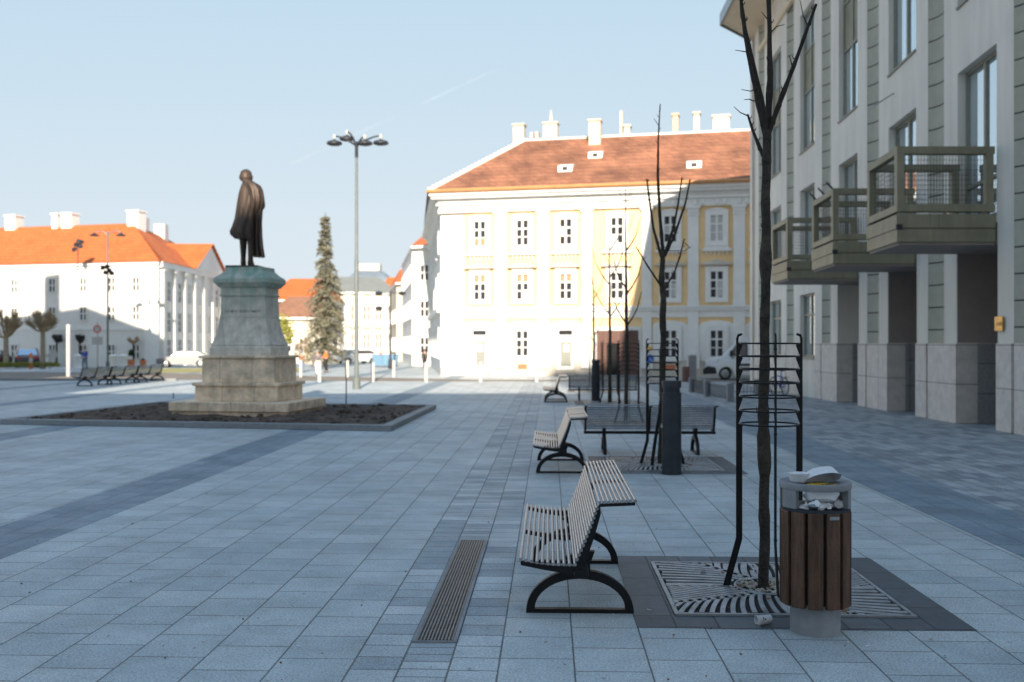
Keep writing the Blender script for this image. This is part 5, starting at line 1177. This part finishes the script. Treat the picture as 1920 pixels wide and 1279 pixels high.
def pollard(label, px, py, yf, ytop, rad, seed, mt, mc, n):
    q = random.Random(seed); p0 = G(px, py); d = p0.y; zf = EYE + (HZ - yf) * d / F; zt = EYE + (HZ - ytop) * d / F; rad = rad * d / F; r0 = rad * .13
    t = thing('pollard_tree', label, 'tree', p0, 0, 'pollarded trees before the white palace')
    MB().tube([(0, 0, 0), (.03, 0, zf * .5), (0, .02, zf)], [r0 * 1.2, r0, r0 * .95], 9).build('trunk', mt, t, smooth=True)
    b = MB()
    for i in range(9):
        a = i * 2.4 + q.random(); e = q.uniform(.25, 1.1); L_ = q.uniform(.6, .8); dirv = Vector((cos(a) * cos(e), sin(a) * cos(e) * .8, 0)) * rad * L_ + Vector((0, 0, (zt - zf) * sin(e) * L_ * .8))
        p1 = Vector((0, 0, zf - .05)); pm = p1 + dirv * .5 + Vector((0, 0, -.1 * rad)); p2 = p1 + dirv; b.tube([p1, pm, p2], [r0 * .55, r0 * .4, r0 * .32], 6)
        for j in range(n):
            s = p2 if q.random() < .6 else pm.lerp(p2, q.random()); u = (dirv.normalized() * .8 + Vector((q.uniform(-1, 1), q.uniform(-1, 1), q.uniform(-.2, 1.3)))).normalized() * rad * q.uniform(.2, .55); b.tube([s, s + u * .5, s + u + Vector((0, 0, .08 * rad))], [.03, .022, .012], 4)
    b.build('crown', mc, t)
pollard('large pollarded tree on the far side of the blue car from the white pole', 11, 690, 632, 566, 36, 1, 'pollard', 'twig', 60)
pollard('large pollarded tree spreading tan twigs between blue car and white arrow sign', 80, 692, 620, 566, 34, 2, 'pollard', 'twig', 60)
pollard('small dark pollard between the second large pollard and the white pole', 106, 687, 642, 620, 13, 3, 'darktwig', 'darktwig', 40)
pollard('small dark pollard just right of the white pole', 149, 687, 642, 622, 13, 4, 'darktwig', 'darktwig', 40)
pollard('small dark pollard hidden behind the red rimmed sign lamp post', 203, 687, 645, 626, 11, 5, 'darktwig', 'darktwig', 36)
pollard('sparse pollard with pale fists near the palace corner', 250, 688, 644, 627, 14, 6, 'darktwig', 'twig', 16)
t = thing('leafy_tree', 'yellow green bushy tree between the pedestal and the spruce', 'tree', G(531, 690)); MB().tube([(0, 0, 0), (.05, 0, 1.9)], [.1, .06], 7).build('trunk', 'bark', t); bush('crown', None, None, (0, 0, .7), 1.1, .9, 4.0, 'green', 900, .13, 5, parent=t)
bush('bare_bush', 'brown leafless bush beneath the spruce on its left', 'bush', G(568, 688), 1.0, .8, 2.9, 'twig', 500, .09, 8)
t = thing('potted_conifer', 'small dark conifer in a terracotta tub by the palace corner', 'plant', G(246, 690)); MB().lathe([(.24, 0), (.3, .7), (.26, .7)], 14).build('pot', 'terracotta', t, smooth=True); bush('crown', None, None, (0, 0, .65), .3, .3, 1.0, 'dgreen', 220, .08, 4, parent=t)
t = thing('potted_conifer', 'leafless orange tub standing right of the potted conifer', 'plant', G(268, 691)); MB().lathe([(.2, 0), (.27, .65), (.23, .65)], 14).build('pot', 'terracotta', t, smooth=True); bush('crown', None, None, (0, 0, .6), .18, .18, .2, 'dgreen', 60, .06, 6, parent=t)
for px, lab in ((146, 'white stone block beside the blue jacketed person'), (212, 'white stone bollard right of the palace lamp post'), (231, 'white stone bollard left of the potted conifer')):
    o = MB().lathe([(.42, 0), (.42, .1), (.32, .18), (.3, .9), (.36, .98), (.3, 1.08), (.05, 1.15)], 14).build('stone_bollard', 'trim', loc=G(px, 691), smooth=True); tag(o, lab, 'bollard', 'white stone bollards before the palace')
t = thing('marker_post', 'orange and white marker post before the blue car', 'marker', G(58, 692)); MB().lathe([(.12, 0), (.12, .5)], 12).build('stem', 'corange', t); MB().lathe([(.121, .5), (.121, .85)], 12).build('white_band', 'swhite', t); MB().lathe([(.12, .85), (.13, 1.15), (.05, 1.25)], 12).build('head', 'corange', t)
t = thing('direction_sign', 'white arrow shaped sign on a short post under the pollards', 'sign', G(94, 691)); MB().tube([(0, 0, 0), (0, 0, 1.0)], .12, 8).build('post', 'swhite', t); MB().prism([(-.75, -.05, .95), (.55, -.05, .85), (.6, -.05, 1.25), (.1, -.05, 1.6), (-.1, -.05, 1.15)], (0, .08, 0)).build('panel', 'swhite', t)

# ------------------------------------------------------------------ buildings behind the photographer that shade the square
t = thing('shading_block', 'tall plain block behind the viewer whose shadow covers the near square', 'building', (14, -34, 0))
MB().box(-27, -6, -6, 6, 0, 30.0).build('wall', 'base', t); MB().box(-6, 4, -6, 6, 0, 40.0).build('tower', 'base', t); MB().box(-27.4, -6.01, -6.3, 5.8, 30.0, 30.4).build('roof', 'roofg', t)  # unseen taller end added to keep the sun off the arcade balconies
t = thing('shading_block', 'higher block behind and left of the viewer shading the far left paving', 'building', (-31, -34, 0))
MB().box(-6, 17.6, -6, 6, 0, 36.6).build('wall', 'base', t); MB().box(-6.2, 17.6, -6.2, 5.8, 36.6, 37.0).build('roof', 'roofg', t)
t = thing('side_house', 'steep roofed house out of frame whose gable shadow falls on the white palace', 'house', (-33.8, 44, 0))
MB().box(-16, 7.4, -4, 4, 0, 18.4).build('wall', 'cream', t)
r = MB(); r.add([(-16, -4, 18.4), (8, -4, 18.4), (8, 4, 18.4), (-16, 4, 18.4), (-16, 0, 24.3), (-.5, 0, 24.3)], [(0, 1, 5, 4), (1, 2, 5), (2, 3, 4, 5), (3, 0, 4)]); r = r.build('roof', 'roofo', t)
MB().box(-4.6, -3.1, -.8, .8, 22, 27.2).build('chimney', 'trim', r)

# ------------------------------------------------------------------ light, sky, camera
EL = math.atan(.447); AZ = Vector((.065, -1, .447))
s = bpy.data.lights.new('sun', 'SUN'); s.energy = 4.4; s.angle = radians(.53); s.color = (1.0, .87, .71)
so_ = bpy.data.objects.new('sun', s); C.objects.link(so_); so_.rotation_euler = AZ.to_track_quat('Z', 'Y').to_euler(); so_.location = (0, -20, 60)
w = bpy.data.worlds.new('World'); bpy.context.scene.world = w; w.use_nodes = True; N_, L_ = w.node_tree.nodes, w.node_tree.links
sk = N_.new('ShaderNodeTexSky'); sk.sky_type = 'NISHITA'; sk.sun_disc = False; sk.sun_elevation = EL; sk.sun_rotation = math.pi - .065; sk.air_density = 1.0; sk.dust_density = .5; sk.ozone_density = 1.0
bg = N_['Background']; bg.inputs['Strength'].default_value = .15
# a thin milky sky: its radiance levels off towards the horizon instead of climbing (for camera and light alike)
def vmath(op, a, b):
    n = N_.new('ShaderNodeVectorMath'); n.operation = op
    for i, x in enumerate((a, b)):
        if isinstance(x, tuple): n.inputs[i].default_value = x
        else: L_.new(x, n.inputs[i])
    return n.outputs[0]
sky = sk.outputs[0]
sky = vmath('MULTIPLY', vmath('DIVIDE', sky, vmath('ADD', sky, (1.3, .9, .35))), (2.62, 2.73, 2.78))
L_.new(sky, bg.inputs['Color'])
vt = bpy.data.materials.new('thin_vapour'); vt.use_nodes = True; N_2, L_2 = nt(vt); N_2['Principled BSDF'].inputs['Base Color'].default_value = (.9, .9, .9, 1)
tcv = N_2.new('ShaderNodeTexCoord'); nv = N_2.new('ShaderNodeTexNoise'); nv.inputs['Scale'].default_value = .004; L_2.new(tcv.outputs['Object'], nv.inputs['Vector'])
mv = N_2.new('ShaderNodeMapRange'); mv.inputs[1].default_value = .35; mv.inputs[2].default_value = .7; mv.inputs[3].default_value = .0; mv.inputs[4].default_value = .028; L_2.new(nv.outputs[0], mv.inputs[0]); L_2.new(mv.outputs[0], N_2['Principled BSDF'].inputs['Alpha'])
tag(MB().tube([W(545, 308, 9000), W(740, 218, 9100), W(948, 122, 9200)], [9, 14, 8], 8).build('vapour_trail', vt, smooth=True), 'faint white vapour trail slanting across the pale sky', 'vapour trail', kind='stuff')
MT['vapour'] = vt
cam = bpy.data.cameras.new('camera'); co = bpy.data.objects.new('camera', cam); C.objects.link(co); bpy.context.scene.camera = co
co.location = (0, 0, EYE); co.rotation_euler = (pi / 2, 0, 0); cam.sensor_width = 36; cam.lens = F / 1920 * 36; cam.shift_y = (HZ - 639.5) / 1920; cam.clip_end = 20000; cam.clip_start = .05
cam.dof.use_dof = True; cam.dof.focus_distance = 7.6; cam.dof.aperture_fstop = 1.7; cam.dof.aperture_blades = 0
sc = bpy.context.scene; sc.view_settings.view_transform = 'Standard'; sc.view_settings.look = 'None'; sc.view_settings.exposure = 1.14; sc.view_settings.gamma = 1
sc.render.engine = 'CYCLES'; sc.cycles.use_denoising = True; sc.cycles.max_bounces = 8; sc.cycles.use_adaptive_sampling = True; sc.cycles.adaptive_threshold = .015; sc.cycles.sample_clamp_indirect = 8
